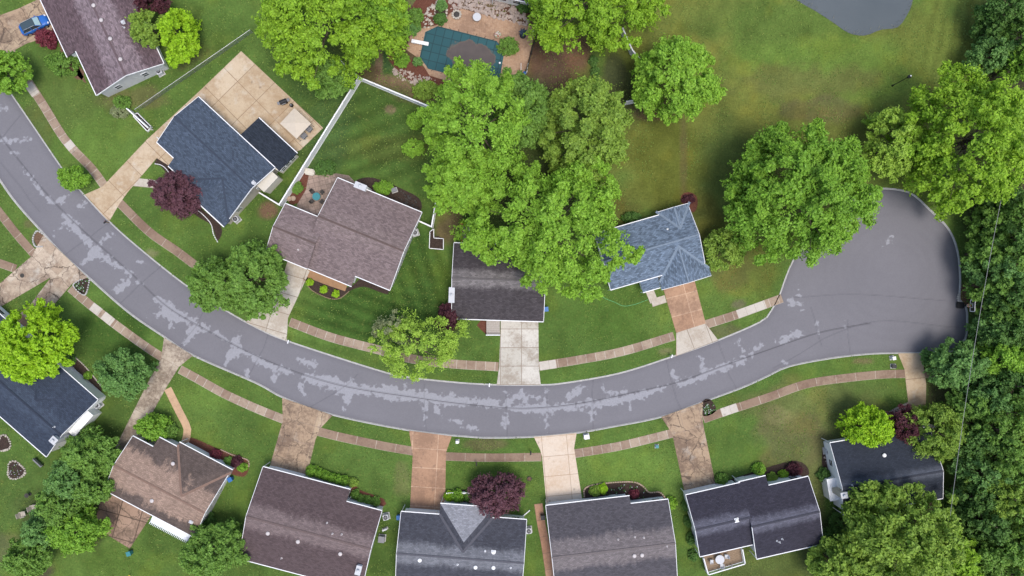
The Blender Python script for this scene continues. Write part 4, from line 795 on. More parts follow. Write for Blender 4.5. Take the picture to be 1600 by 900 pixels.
def tree(label, px, py, rx, ry, ht, pal, name='tree', cat='tree', zb=.3, leaf=.21, cl=None, dens=1.0, rag=.16, gap=.0, group=None, seed=None, rot=0, up=.55, flat=.62, sub=None, per=14, shape=None, lobes=None, trunk=True):
    r = np.random.default_rng(int(px*7+py*13) if seed is None else seed); z0 = zb*ht; zc = z0+.4*(ht-z0); c0 = at(px, py, zc); k = (CH-zc)/CH; RX, RY = rx/10*k*.95, ry/10*k*.95; Rm = (RX+RY)/2
    cr0 = cl if cl else min(1.35, .34+.12*Rm); n = int(1.55*RX*RY/(cr0*cr0)*dens)+6
    ph = r.random(4)*6.28
    def lob(th): return 1+rag*(np.sin(2*th+ph[0])*.4+np.sin(3*th+ph[1])*.45+np.sin(5*th+ph[2])*.4+np.sin(9*th+ph[3])*.3)
    i = np.arange(n); rr = np.sqrt((i+.5)/n); th = i*2.39996+r.normal(size=n)*.25; rr = np.clip(rr+r.normal(size=n)*.04, 0, 1.0)
    H = ht-z0; dome = (1-rr**2.4)**flat
    z = z0+.12*H+(H*.88-cr0*.6)*dome-r.random(n)**1.5*H*.34
    rad = rr*lob(th); X_ = RX*rad*(1-cr0*.5/max(RX, .5)); Y_ = RY*rad*(1-cr0*.5/max(RY, .5)); x = X_*np.cos(th); y = Y_*np.sin(th)
    # limbs carry their own lobes: between them the crown sinks and opens
    K = int(5+Rm*1.15); lr = np.sqrt((np.arange(K)+.6)/K)*.92; lt = np.arange(K)*2.4+r.normal(size=K)*.35+ph[0]; lx, ly = lr*np.cos(lt), lr*np.sin(lt)
    qx, qy = rr*np.cos(th), rr*np.sin(th); D_ = np.sort(np.hypot(qx[:, None]-lx[None], qy[:, None]-ly[None]), 1); spc = 1.7/math.sqrt(K); gp = np.clip(1-(D_[:, 1]-D_[:, 0])/(.42*spc), 0, 1)
    z = z-gp*H*.36*(.3+.7*r.random(n)); z += (np.clip(1-D_[:, 0]/(spc*.55), 0, 1)*.5)*cr0*.8; kp = ~((gp > .5) & (r.random(n) < .6)); x, y, z = x[kp], y[kp], z[kp]
    ns = int(n*.55); ths = r.random(ns)*6.283; rs_ = .62+.3*r.random(ns); xs_ = RX*rs_*lob(ths)*np.cos(ths)*.95; ys_ = RY*rs_*lob(ths)*np.sin(ths)*.95; zs_ = z0+H*(.02+.42*r.random(ns))
    C = np.stack([np.r_[x, xs_], np.r_[y, ys_], np.r_[z, zs_]], -1)
    cr = cr0*(.6+.75*r.random(len(C)))
    nk = int(n*1.1); tk = r.random(nk)*6.283; rk = np.where(r.random(nk) < .5, .9+.2*r.random(nk)*(1+rag), np.sqrt(r.random(nk))*.9); zk = z0+.12*H+(H*.88)*(1-np.clip(rk, 0, .97)**2.4)**flat*(.6+.48*r.random(nk))
    C = np.concatenate([C, np.stack([RX*rk*lob(tk)*np.cos(tk)*.97, RY*rk*lob(tk)*np.sin(tk)*.97, zk], -1)]); cr = np.r_[cr, cr0*(.28+.3*r.random(nk))]
    if gap: kk = r.random(len(C)) > gap; C = C[kk]; cr = cr[kk]
    if rot: ca, sa = math.cos(rot), math.sin(rot); C[:, :2] = np.stack([C[:, 0]*ca-C[:, 1]*sa, C[:, 0]*sa+C[:, 1]*ca], -1)
    cz = cr*.72; sub_ = sub or int(10+cr0*15); leaf = leaf*.8 if leaf > .15 else leaf
    V, colr = leaf_cloud(C, cr, cz, np.array([0, 0, z0]), leaf, sub_, per, PAL[pal], r, up)
    root = empty(name, (c0.x, c0.y, 0), 0, label, cat, group); nf = len(V)//4
    F = np.arange(nf*4).reshape(-1, 4); np_mesh('crown' if cat == 'tree' else 'foliage', V, F, [M['leaf']], {'hue': ('FACE', 'FLOAT_COLOR', np.concatenate([colr, np.ones((nf, 1))], 1))}, root)
    if trunk:
        mb = MB(); limbs(mb, (0, 0, -.1), (0, 0, ht*.86), C, max(.05, ht*.024+.02), int(min(34, 6+n*.2)), r); mb.build('trunk' if cat == 'tree' else 'stem', M['bark'], root, True)
    tree.count += nf; return root
tree.count = 0
def shrub(label, px, py, rx, ry, ht, pal, name='shrub', **k):
    k.setdefault('leaf', .1); k.setdefault('cl', max(.16, min(rx, ry)/10*.26)); k.setdefault('zb', .05); k.setdefault('rag', .1); k.setdefault('sub', 12); k.setdefault('per', 7)
    return tree(label, px, py, rx, ry, ht, pal, name, 'shrub', **k)
# big crowns, top row
tree('huge yellow green tree spreading over the top edge, left of the pool terrace', 512, 22, 122, 92, 17, 'yellow', rag=.2, leaf=.26)
tree('dark green tree tucked under the lower rim of the huge yellow green tree', 516, 122, 32, 27, 8, 'green', leaf=.22)
tree('small yellow green tree joined to the huge one, over the dirt path', 600, 28, 34, 48, 12, 'bright', leaf=.26)
tree('wide yellow green tree cut by the top edge, right of the pool terrace', 928, 6, 100, 66, 15, 'yellow', rag=.2, leaf=.24)
tree('round bright green tree over the white fence corner by the open field', 1058, 122, 67, 67, 12, 'fresh', rag=.12, leaf=.26)
tree('tall bright green tree hanging over the covered pool', 742, 195, 80, 106, 19, 'fresh', rag=.24, leaf=.24, gap=.12)
tree('bright green tree between the pool tree and charcoal roof, over the white fence', 722, 285, 52, 52, 15, 'fresh', rag=.2, leaf=.26)
tree('dark green tree filling the gap between the two tallest bright trees', 815, 175, 48, 62, 11, 'green', rag=.2, leaf=.26)
tree('olive green round tree above the broad tree, its rim touching the bare yard', 917, 200, 71, 80, 14, 'olive', rag=.12, leaf=.26, gap=.06)
tree('broad bright green tree hanging over the charcoal roof', 858, 352, 124, 104, 18, 'fresh', rag=.26, leaf=.26, gap=.14)
tree('very large round green tree overhanging the cul-de-sac', 1256, 300, 122, 111, 17, 'bright', rag=.09, leaf=.26)
tree('pale soft green tree between the two largest trees by the field', 1402, 226, 46, 60, 10, 'wisp', rag=.16, leaf=.2, dens=.9, gap=.08)
tree('very large yellow green tree at the right edge above the cul-de-sac', 1530, 215, 98, 112, 18, 'yellow', rag=.2, leaf=.26)
# middle and left
tree('mid green two lobed tree over the kerb beside the pale driveway, right lobe', 398, 437, 46, 58, 9, 'green', rag=.16, leaf=.24)
tree('mid green two lobed tree over the kerb beside the pale driveway, left lobe', 336, 443, 44, 40, 8, 'green', rag=.16, leaf=.24)
tree('wispy light green tree over the sidewalk, in front of the dark striped lawn', 652, 542, 70, 52, 9, 'wisp', rag=.3, leaf=.18, gap=.3, dens=1.0, per=8)
tree('thin grey green tree at the upper left rim of the wispy one', 618, 515, 32, 26, 7, 'grey', rag=.3, leaf=.14, gap=.5, dens=.8, per=6)
tree('bright yellow green round tree at the left edge, over the navy roof', 50, 537, 62, 58, 10, 'lime', rag=.12, leaf=.26)
tree('round soft green tree on the lawn right of the navy roofed house', 190, 585, 38, 34, 7, 'teal', rag=.14, leaf=.2)
tree('little bright green street tree on the verge by the tan driveway', 112, 277, 21, 16, 4.5, 'bright', rag=.14, leaf=.17)
tree('bright green street tree cut by the left edge above the road', 8, 110, 30, 32, 7, 'bright', rag=.14, leaf=.22)
tree('grey olive tree touching the right eave of the mauve roof', 232, 43, 27, 28, 7, 'olive', rag=.2, leaf=.18, gap=.15)
tree('lime green round tree right of the mauve roof', 278, 55, 27, 41, 7.5, 'lime', rag=.12, leaf=.2)
tree('purple leaved tree cut by the top edge behind the mauve roof', 236, 2, 26, 14, 6, 'maroon', rag=.16, leaf=.18)
tree('purple leaved tree in front of the slate blue house', 275, 303, 38, 34, 5.5, 'purple', rag=.14, leaf=.17)
tree('purple leaved tree in front of the grey roofed house', 776, 773, 43, 33, 6, 'purple', rag=.16, leaf=.18)
tree('small dark purple tree at the left front corner of the charcoal roofed house', 702, 498, 19, 20, 4, 'maroon', rag=.16, leaf=.15)
tree('sparse grey olive tree right of the blue grey house', 1135, 388, 34, 32, 6, 'olive', rag=.12, leaf=.15, gap=.3, dens=.9)
tree('round lime tree over the front of the midnight blue roof', 1357, 668, 39, 31, 7, 'lime', rag=.08, leaf=.2)
tree('dark maroon tree between the lime tree and the sparse olive one', 1412, 664, 21, 27, 6, 'maroon', rag=.18, leaf=.16, gap=.1)
tree('sparse olive tree over the right front corner of the midnight blue roof', 1462, 676, 47, 40, 8, 'olive', rag=.18, leaf=.17, gap=.22)
tree('wide olive yellow tree at the bottom edge over the midnight roof', 1412, 845, 92, 86, 15, 'olive', rag=.2, leaf=.27)
tree('yellow green tree at the bottom edge, rising right of the wide olive one', 1480, 870, 46, 52, 12, 'yellow', rag=.2, leaf=.25, dens=.9)
tree('loose green tree at the bottom edge, left of the wide olive one', 1305, 882, 40, 34, 9, 'olive', rag=.22, leaf=.23)
tree('round mid green tree at the end of the cul-de-sac, by the last driveway', 1500, 571, 43, 36, 8, 'teal', rag=.12, leaf=.24)
tree('yellow green garden tree beside the long brown driveway', 236, 668, 20, 21, 4, 'bright', rag=.22, leaf=.16, gap=.1)
tree('green bushy tree right of the weathered tan house, at the bottom edge', 328, 862, 46, 42, 8, 'green', rag=.2, leaf=.22)
for (x, y, a, b, p, t) in [(140,708,38,34,'green','topmost, by the navy house'),(112,748,36,34,'teal','second from the top'),(146,760,22,30,'green','nearest the old patio'),(95,790,34,32,'green','in the middle of the row'),(118,828,40,34,'bright','brightest, over the lawn'),(62,826,26,26,'teal','small one on the left'),(42,872,34,30,'green','lowest at bottom edge')]:
    tree('leafy tree of the row left of the old patio, '+t, x, y, a, b, 7.5, p, rag=.22, leaf=.22, group='diagonal row of trees at the left')
# wood along the right edge
wood = [(1576,12,36,34,'dark',11),(1548,48,20,18,'dark',7),(1600,60,30,36,'green',12),(1552,86,32,26,'teal',8),(1590,100,26,22,'bright',10),(1595,335,34,40,'green',12),(1545,352,22,30,'green',8),(1576,372,34,36,'dark',11),(1540,395,28,32,'green',9),(1598,410,36,34,'green',13),(1556,425,34,32,'teal',10),(1546,446,24,22,'green',9),(1580,460,34,32,'dark',12),(1566,486,28,32,'green',10),(1598,500,30,30,'dark',12),(1551,514,26,24,'teal',8),(1568,525,32,28,'dark',10),
 (1596,548,38,32,'bright',11),(1558,560,34,26,'fresh',10),(1570,600,36,28,'dark',11),(1604,608,34,34,'bright',12),(1535,622,34,30,'teal',9),(1512,632,26,26,'green',8),(1578,645,34,30,'green',12),(1545,668,34,32,'green',11),(1598,690,36,34,'olive',13),(1520,690,26,30,'dark',9),(1560,712,34,32,'green',12),(1528,738,30,32,'teal',10),(1598,745,34,34,'green',13),(1515,775,24,30,'dark',9),(1556,770,36,32,'olive',12),(1590,800,38,34,'green',13),(1530,812,34,32,'dark',11),(1560,845,36,32,'green',12),(1602,862,36,36,'olive',13),(1525,865,32,30,'green',10),(1575,895,38,28,'green',12),(1530,905,30,24,'dark',10),(1560,310,20,18,'dark',8)]
place = lambda x, y: 'beside the field' if y < 140 else ('just below the large yellow green tree' if y < 400 else ('level with the cul-de-sac' if y < 540 else ('level with the last driveway' if y < 640 else ('beside the midnight blue house' if y < 790 else 'in the lower right corner'))))
pn = dict(dark='dark green', green='mid green', teal='cool green', bright='bright green', fresh='fresh feathery green', olive='olive green')
from collections import defaultdict
cnt = defaultdict(list)
for w_ in wood: cnt[(w_[4], place(w_[0], w_[1]))].append(w_)
for w_ in wood:
    x, y, a, b, p, hh = w_; same = sorted(cnt[(p, place(x, y))], key=lambda q: q[1]); ex = ''
    if len(same) > 1:
        i = same.index(w_); ex = ', ' + (['upper of two', 'lower of two'] if len(same) == 2 else ['upper of three', 'middle of three', 'lowest of three'] if len(same) == 3 else ['first from the top', 'second from the top', 'third from the top', 'fourth from the top', 'fifth from the top', 'sixth from the top'])[i]
    tree('%s wood tree %s%s' % (pn[p], place(x, y), ex), x+3, y, a*1.02, b*1.02, hh, p, rag=.26, leaf=.22, zb=.25, dens=1.0, group='trees of the wood along the right edge', per=8)
# shrubs
shrub('dense green yew shrub against the front of the mauve house', 97, 99, 25, 18, 1.8, 'green', leaf=.12); shrub('maroon shrub beside the blue car', 73, 59, 18, 14, 1.8, 'redmaple', leaf=.12)
shrub('green shrub at the gable corner of the mauve house', 190, 160, 12, 10, 1.5, 'green'); shrub('dry straw coloured grass clump under the gable of the mauve house', 187, 174, 15, 9, .8, 'grey', gap=.4, leaf=.13, name='ornamental_grass')
shrub('fresh green shrub on the lawn, upper of the two by the fence', 648, 188, 12, 11, 2.2, 'fresh', leaf=.14); shrub('fresh green shrub on the lawn, lower of the two by the fence', 646, 231, 15, 12, 2.2, 'fresh', leaf=.14)
shrub('small shrub between the fence and the flagstone patio', 464, 293, 7, 8, 1.2, 'green'); shrub('oval clipped shrub behind the brown roofed house', 598, 293, 15, 10, 1.6, 'bright', rag=.05)
shrub('green ground bush on the lawn behind the flagstone patio', 508, 262, 16, 12, 1.2, 'dark', gap=.2)
for (x, y, t) in [(483.5,441,'leftmost'),(505,452,'middle'),(524.5,459,'rightmost')]: shrub('yellow globe shrub in the dark bed of the brown house, %s of three' % t, x, y, 4.6, 4.4, .8, 'lime', leaf=.07, rag=.03, group='yellow globe shrubs')
for i, (x, y, a) in enumerate([(487.8,736,9),(499,740,7),(509,743.5,6.5),(518,746.5,6.5),(528,749,7),(538,751.5,7)]): shrub('round hedge ball before the umber roof, %s from the driveway' % ['first', 'second', 'third', 'fourth', 'fifth', 'sixth'][i], x, y, a, a*.95, 1.4, 'bright', leaf=.08, rag=.04, group='hedge balls in a row')
for i, (x, y, a) in enumerate([(555.6,773,6.5),(564.5,779,5),(574.5,782,6),(586,784.5,6.5)]): shrub('dark green low shrub by the right corner of the umber house, %s from the left' % ['first', 'second', 'third', 'fourth'][i], x, y, a, a, 1.1, 'green', leaf=.09, group='low shrubs by the umber house')
shrub('reddish olive shrub at the end of the hedge balls', 551, 754, 7, 6, 1.0, 'olive', gap=.3)
shrub('yellow shrub beside the rust stained driveway of the grey house', 702, 775, 7, 7, 1.2, 'lime'); shrub('round green shrub in front of the grey house', 715, 775, 10, 9, 1.5, 'bright', rag=.05); shrub('dark green shrub touching the purple tree by the grey house', 731, 776, 6, 7, 1.2, 'green')
shrub('round clipped shrub beside the driveway of the ink dark house', 1128, 749, 9, 8.5, 1.4, 'green', rag=.04); shrub('round clipped shrub in the middle of the ink dark front', 1186, 734, 10, 9, 1.5, 'bright', rag=.05)
shrub('yellowish shrub near the notch of the ink dark roof', 1207, 747, 8, 7, 1.0, 'olive'); shrub('yellow shrub left of the dark maroon one by the ink dark house', 1225, 741, 7, 6, 1.0, 'yellow'); shrub('dark maroon shrub near the right corner of the ink dark house', 1241, 734, 11, 10, 1.5, 'maroon')
for (x, y, p, t) in [(336,711,'redmaple','left one'),(369,722,'maroon','right one')]: shrub('maroon shrub in the red front bed of the weathered tan house, '+t, x, y, 8, 8, 1.1, p)
shrub('green shrub in the red front bed of the weathered tan house', 357, 721, 6, 6, 1.0, 'green'); shrub('yellow green shrub at the right end of the red front bed', 378, 730, 7, 6, .9, 'bright', gap=.2); shrub('dark green shrub next to the yellow green garden tree', 262, 674, 14, 12, 1.8, 'green')
shrub('yellow green shrub in the curved flower bed', 942, 764, 6, 7, 1.2, 'lime'); shrub('olive shrub in the curved flower bed', 930, 767, 8, 7, 1.2, 'olive', gap=.2); shrub('maroon shrub in the curved flower bed', 991, 772, 6.5, 6, 1.0, 'redmaple'); shrub('fresh green shrub at the right corner of the plum grey house', 1048, 787, 8, 9, 1.4, 'fresh', gap=.3)
shrub('dark maroon shrub in the red bed behind the blue grey house', 1076, 311, 9, 6, .8, 'maroon', gap=.3); shrub('green shrub left of the last garden bed, under the bright left tree', 107, 563, 9, 8, 1.2, 'dark'); shrub('tiny yellow green shrub in the bed beside the navy house', 137, 587, 5, 4, .8, 'bright')
shrub('long dark shrub behind the eave of the blue grey house', 988, 340, 14, 8, 1.5, 'dark'); shrub('green shrub against the gable of the navy house', 134, 668, 11, 13, 2, 'green'); shrub('green shrub beside the right gable of the weathered tan house', 322, 812, 12, 12, 1.8, 'dark')
shrub('dark green shrub left of the midnight blue house', 1288, 743, 10, 9, 1.4, 'dark')
for (x, y, a, b, t) in [(1318,820,22,20,'by the back corner'),(1300,850,24,22,'nearest the ink dark house'),(1330,796,14,14,'touching the roof')]: shrub('dark bush in the shady corner behind the midnight blue house, '+t, x, y, a, b, 2.6, 'dark', leaf=.16, cl=.6)
for (x, y, a, b, p, t) in [(627,92,11,12,'bright','left of the diving board'),(650,26,10,14,'green','on the slope above the terrace'),(643,46,12,7,'teal','low one above the diving board'),(690,8,8,7,'teal','in the stone ringed bed, upper one'),(688,29,9,8,'dark','in the stone ringed bed, lower one'),(794,72,15,13,'green','in the terrace corner by the pool'),(652,96,6,5,'teal','beside the lower left of the pool'),(665,140,20,14,'olive','in the dirt below the pool'),(820,12,10,6,'dark','near the house at the top edge')]: shrub('garden shrub %s' % t, x, y, a, b, 1.3, p, leaf=.12, gap=.12)
for (x, y, t) in [(1120,832,'upper'),(1102,800,'lower')]: pass
for i, y in enumerate([790, 815, 842, 868]): shrub('small dark shrub along the left wall of the ink dark house, %s from the top' % ['first', 'second', 'third', 'fourth'][i], 1073+i*3.4, y, 6, 8, 1.0, 'dark', gap=.2, group='shrubs along the ink dark wall')
for (x, y, t) in [(927,95,'upper'),(930,112,'middle'),(934,128,'lower')]: shrub('low dark shrub on the bare yard between two tree crowns, %s of three' % t, x, y, 6, 7, .8, 'dark', gap=.2, group='low shrubs on the bare yard')
print('LEAVES', tree.count)
# ---------------------------------------------------------------- fences
def fence(label, pts, h=2.0, top=.2, m='white', post=2.4, cat='fence', thick=.07, group=None, rails=False):
    P = [Vector((*xy(*p), 0)) if not isinstance(p, Vector) else p for p in pts]; c = P[0]; root = empty('fence', c, 0, label, cat, group)
    for a, b in zip(P[:-1], P[1:]):
        L = (b-a).length; n = max(1, round(L/post)); d = (b-a)/n; rz = math.atan2(d.y, d.x)
        for i in range(n+1):
            if i == n and b is not P[-1]: continue
            q = a+d*i-c; mb = MB(); mb.box((q.x, q.y, (h+.08)/2), (.14, .14, h+.08), rz); mb.box((q.x, q.y, h+.1), (.18, .18, .05), rz); mb.build('post', M[m], root)
        for i in range(n):
            q = a+d*(i+.5)-c; mb = MB(); l = d.length-.14
            if rails:
                for z_ in (.15, h*.55, h-.05): mb.box((q.x, q.y, z_), (l, .05, .07), rz)
                k = int(l/.14)
                for j in range(k): t = (j+.5)/k-.5; mb.box((q.x+math.cos(rz)*l*t, q.y+math.sin(rz)*l*t, h*.5), (.03, .03, h-.15), rz)
            else:
                mb.box((q.x, q.y, h/2+.03), (l, thick*.6, h-.2), rz); mb.box((q.x, q.y, h-.04), (l, top, .09), rz); mb.box((q.x, q.y, .12), (l, .1, .14), rz)
                for j in range(int(l/.3)): t = (j+.5)/int(l/.3)-.5; mb.box((q.x+math.cos(rz)*l*t, q.y+math.sin(rz)*l*t, h/2), (.02, thick*.6+.02, h-.25), rz)
            mb.build('panel', M[m], root)
    return root
fence('tall white vinyl fence running diagonally between the tan patio and the dark lawn', [(565,126),(443.5,321)])
fence('tall white vinyl fence along the top of the dark lawn, below the dirt path', [(534,99),(566,127),(679,174),(702,186)])
fence('white vinyl fence on the right side of the dark lawn, ending at the brown house', [(700,228),(691,268),(686,302),(676.5,356),(653.5,345.5)])
fence('short white fence joining the slate house to the diagonal fence', [(410,303),(441,322)], 1.2)
fence('white vinyl fence piece between the wide tree and the round green tree', [(970,52),(984,84),(1002,106)])
fence('short white vinyl fence piece left of the round green tree, below the other', [(976,164),(1012,157)])
fence('low white fence behind the shrubs in front of the grey house', [(699,768),(733,768)], .9)
fence('white privacy fence stub with a raised dark bed beside the tan driveway', [(207,174),(239,203)], 1.5)
fence('low dark metal fence on the right side of the pool terrace', [(838,55),(830,85),(823,112)], 1.1, m='dark', rails=True)
fence('short white rail fence by the navy house garden bed', [(110,568),(136,597)], .9, m='white', rails=True)
# chain link
P = [xy(217,174), xy(395,51)]; root = empty('chain_link_fence', (*P[0], 0), 0, 'grey chain link fence on the grass between the mauve house and the tan driveway', 'fence'); d = Vector((P[1][0]-P[0][0], P[1][1]-P[0][1])); L = d.length; d.normalize(); n = 8
for i in range(n+1): q = d*L*i/n; MB().tube((q.x, q.y, 0), (q.x, q.y, 1.25), .035).build('post', M['metal'], root)
mb = MB(); mb.tube((0, 0, 1.2), (d.x*L, d.y*L, 1.2), .03); mb.build('top_rail', M['metal'], root)
mb = MB(); k = int(L/.16)
for i in range(k):
    for s_ in (0, 1.15):
        a = d*(L*i/k); b = d*min(L, L*i/k+1.15); z0, z1 = (0.03, 1.18) if s_ == 0 else (1.18, .03); mb.tube((a.x, a.y, z0), (b.x, b.y, z1), .008, n=3, cap=False)
mb.build('mesh_wire', M['metal'], root)
def thing(name, px, py, label, cat, rz=0, group=None): x, y = xy(px, py); return empty(name, (x, y, .0), rz, label, cat, group)
def frame_box(name, px, label, h, w, m, fill='bed'):
    P = [xy(*p) for p in px]; c = P[0]; root = empty(name, (*c, 0), 0, label, 'planter')
    for a, b in zip(P, P[1:]+P[:1]):
        L = math.hypot(b[0]-a[0], b[1]-a[1]); MB().box(((a[0]+b[0])/2-c[0], (a[1]+b[1])/2-c[1], h/2), (L+w, w, h), math.atan2(b[1]-a[1], b[0]-a[0])).build('side_board', M[m], root)
    MB().prism([(p[0]-c[0], p[1]-c[1]) for p in P], .0, h*.8).build('soil', M[fill], root)
frame_box('raised_bed', [(209.5,182),(216,177),(238,199),(232,206)], 'narrow white edged raised bed with dark soil at the fence stub', .35, .12, 'white')
frame_box('raised_bed', [(672,362),(678,358),(678,372),(693,373),(693,390),(671,388)], 'white edged raised bed left of the charcoal roofed house', .25, .1, 'white')
# ---------------------------------------------------------------- air conditioners, bins, boxes
def aircon(px, py, rz, label, parent_z=0):
    r_ = thing('air_conditioner', px, py, label, 'air conditioner', rz, 'air conditioners beside the houses')
    MB().box((0, 0, .05), (1.1, 1.1, .1)).build('pad', M['kerb'], r_); m = MB(); m.box((0, 0, .5), (.85, .85, .8), bev=.06); m.build('case', M['ltgrey'], r_)
    m = MB(); m.lathe([(.34, .9), (.34, .93), (.3, .93), (.3, .905)], n=20); m.build('fan_ring', M['dark'], r_); m = MB()
    for k in range(5): a = k*2*math.pi/5; m.box((.14*math.cos(a), .14*math.sin(a), .935), (.26, .1, .015), a, .25)
    m.lathe([(.08, .9), (.08, .96), (.02, .97)], n=10); m.build('fan', M['grey'], r_)
for a in [(371,343,.7,'slate house, by its lower right corner'),(649.5,364,.3,'brown house, inside the fence corner'),(252,114,.5,'mauve house, under its gable'),(156,632,.7,'navy house, at its right corner'),(1291,704,.1,'midnight blue house, at its upper left corner'),(604,806,.2,'umber house, on the grass strip'),(826,827,.1,'grey house, at its right corner'),(1283,760,.2,'ink dark house, at its right gable')][:7]: aircon(a[0], a[1], a[2], 'pale air conditioner of the '+a[3])
def bin_(px, py, rz, m, label):
    r_ = thing('wheeled_bin', px, py, label, 'bin', rz); b = MB(); vs = [(x*s_, y*s_, z_) for z_, s_ in ((.08, .24), (.95, .31)) for x, y in ((-1, -1), (1, -1), (1, 1), (-1, 1))]
    b.add(vs, [(3,2,1,0), (4,5,6,7), (0,1,5,4), (1,2,6,5), (2,3,7,6), (3,0,4,7)]); b.build('body', M[m], r_); l = MB(); l.box((0, .02, 1.0), (.68, .72, .08), rx=.05, bev=.03); l.build('lid', M[m], r_); q = MB(); q.tube((-.3, .36, .92), (.3, .36, .92), .025); q.build('handle', M['dark'], r_)
    for s_ in (-1, 1): MB().tube((s_*.26, .24, .1), (s_*.32, .24, .1), .1, n=12).build('wheel', M['tyre'], r_)
bin_(624.5,806,0,'blue','blue wheeled bin at the left corner of the grey house'); bin_(853,483,.1,'blue','blue wheeled bin at the right side of the charcoal roofed house'); bin_(363,747,.5,'blue','blue wheeled bin at the right corner of the weathered tan house'); bin_(206,862,.3,'teal','teal bin at the lower corner of the old patio')
bin_(637,800,.05,'dark','black wheeled bin on the driveway of the grey house'); bin_(848,806,.05,'dark','black wheeled bin on the brick walk beside the plum grey house')
def utilbox(px, py, rz, s_, m, label, name='utility_box'):
    r_ = thing(name, px, py, label, 'utility box', rz); MB().box((0, 0, .04), (s_[0]+.25, s_[1]+.25, .08)).build('pad', M['kerb'], r_); MB().box((0, 0, s_[2]/2+.08), s_, bev=.05).build('cabinet', M[m], r_); MB().box((0, 0, s_[2]+.1), (s_[0]+.08, s_[1]+.08, .06)).build('lid', M[m], r_)
utilbox(597.5,840,-.1,(.9,.9,.8),'grey','grey utility box on the grass between the umber and grey houses'); utilbox(602,826,.4,(.7,.15,.5),'ltgrey','small pale stand between the air conditioner and the grey utility box')
utilbox(1393,559,.2,(.45,.45,.7),'white','white utility box on the verge by the last driveway'); utilbox(1395,572,0,(.6,.5,.35),'dark','small dark box on the verge below the white one')
utilbox(916,681,.15,(.7,.6,.8),'white','white box with an open top on the verge right of the cream driveway'); utilbox(715,689,0,(.35,.35,.8),'white','slim white box on the verge between rust and cream driveways')
utilbox(1026,697,0,(.4,.4,.3),'teal','small green cap on the lawn below the sidewalk')
# mailboxes and posts
def mailbox(px, py, rz, m, label):
    r_ = thing('mailbox', px, py, label, 'mailbox', rz, 'mailboxes along the kerb'); MB().box((0, 0, .55), (.1, .1, 1.1)).build('post', M['wood' if m == 'dark' else 'white'], r_); b = MB(); n = 8; prof = [(-.1, 0), (.1, 0)]+[(.1*math.cos(a*math.pi/n), .12+.1*math.sin(a*math.pi/n)) for a in range(n+1)]
    vs = [(y, x, 1.1+z_) for y in (-.27, .27) for x, z_ in prof]; k = len(prof); b.add(vs, [tuple(range(k-1, -1, -1)), tuple(range(k, 2*k))]+[(i, (i+1) % k, k+(i+1) % k, k+i) for i in range(k)]); b.build('box', M[m], r_)
    MB().box((.1, .12, 1.28), (.04, .015, .2)).build('flag', M['red'], r_)
mailbox(171,348,.8,'dark','black mailbox at the kerb by the tan driveway'); mailbox(454,533,1.3,'white','white mailbox at the kerb by the driveway of the brown house'); mailbox(1047,555.5,1.2,'white','white mailbox at the kerb left of the driveway of the blue grey house')
mailbox(765,600,1.5,'white','white mailbox at the kerb left of the grey driveway'); mailbox(829,705,1.5,'dark','black mailbox beside the cream driveway, on the verge'); mailbox(745,722,1.6,'dark','black mailbox on the lawn edge above the purple tree')
# street lamp in the field
r_ = thing('street_lamp', 1394, 134, 'dark slim lamp post standing alone in the open field', 'street lamp'); mb = MB(); mb.tube((0, 0, 0), (0, 0, .5), .14, .1, 10); mb.tube((0, 0, .5), (0, 0, 4.2), .06, .05, 8); mb.build('pole', M['dark'], r_)
mb = MB(); mb.lathe([(.1, 4.2), (.2, 4.3), (.24, 4.7), (.3, 4.75), (.05, 5.0)], n=8); mb.build('lantern', M['dark'], r_); MB().lathe([(.1, 5.0), (.12, 5.06), (.03, 5.12)], n=8).build('finial', M['white'], r_)
# basketball hoop
r_ = thing('basketball_hoop', 1500.5, 477, 'portable basketball hoop with black base and white edged backboard at the end of the cul-de-sac', 'basketball hoop', -.05)
mb = MB(); mb.box((-.1, 0, .14), (1.2, 1.0, .28), bev=.1); mb.build('base', M['dark'], r_); mb = MB(); mb.tube((.25, 0, .25), (.1, 0, 2.7), .07); mb.tube((.1, 0, 2.7), (-.25, 0, 3.25), .05); mb.tube((.1, 0, 2.3), (-.25, 0, 2.9), .05); mb.tube((.45, .3, .2), (.2, 0, 1.1), .04); mb.tube((.45, -.3, .2), (.2, 0, 1.1), .04); mb.build('pole', M['dark'], r_)
bb = MB(); bb.box((-.3, 0, 3.35), (.05, 1.8, 1.1)); b_o = bb.build('backboard', M['dark'], r_); fr = MB()
for s_ in (-1, 1): fr.box((-.33, s_*.86, 3.35), (.05, .1, 1.14)); fr.box((-.33, 0, 3.35+s_*.52), (.05, 1.82, .1)); fr.box((-.335, s_*.28, 3.2), (.03, .05, .42))
fr.box((-.335, 0, 3.4), (.03, .6, .05)); fr.build('frame', M['white'], b_o); rg = MB(); n = 20
pts = [(-.66+.23*math.cos(2*math.pi*i/n), .23*math.sin(2*math.pi*i/n), 3.05) for i in range(n+1)]; rg.pipe(pts, .015); rg.box((-.38, 0, 3.05), (.15, .12, .03)); rg.build('rim', M['red'], r_)
nt_ = MB()
for i in range(12): a = 2*math.pi*i/12; b = a+.5; nt_.tube((-.66+.23*math.cos(a), .23*math.sin(a), 3.04), (-.66+.13*math.cos(b), .13*math.sin(b), 2.62), .008, n=3); b = a-.5; nt_.tube((-.66+.23*math.cos(a), .23*math.sin(a), 3.04), (-.66+.13*math.cos(b), .13*math.sin(b), 2.62), .008, n=3)
nt_.build('net', M['white'], r_)
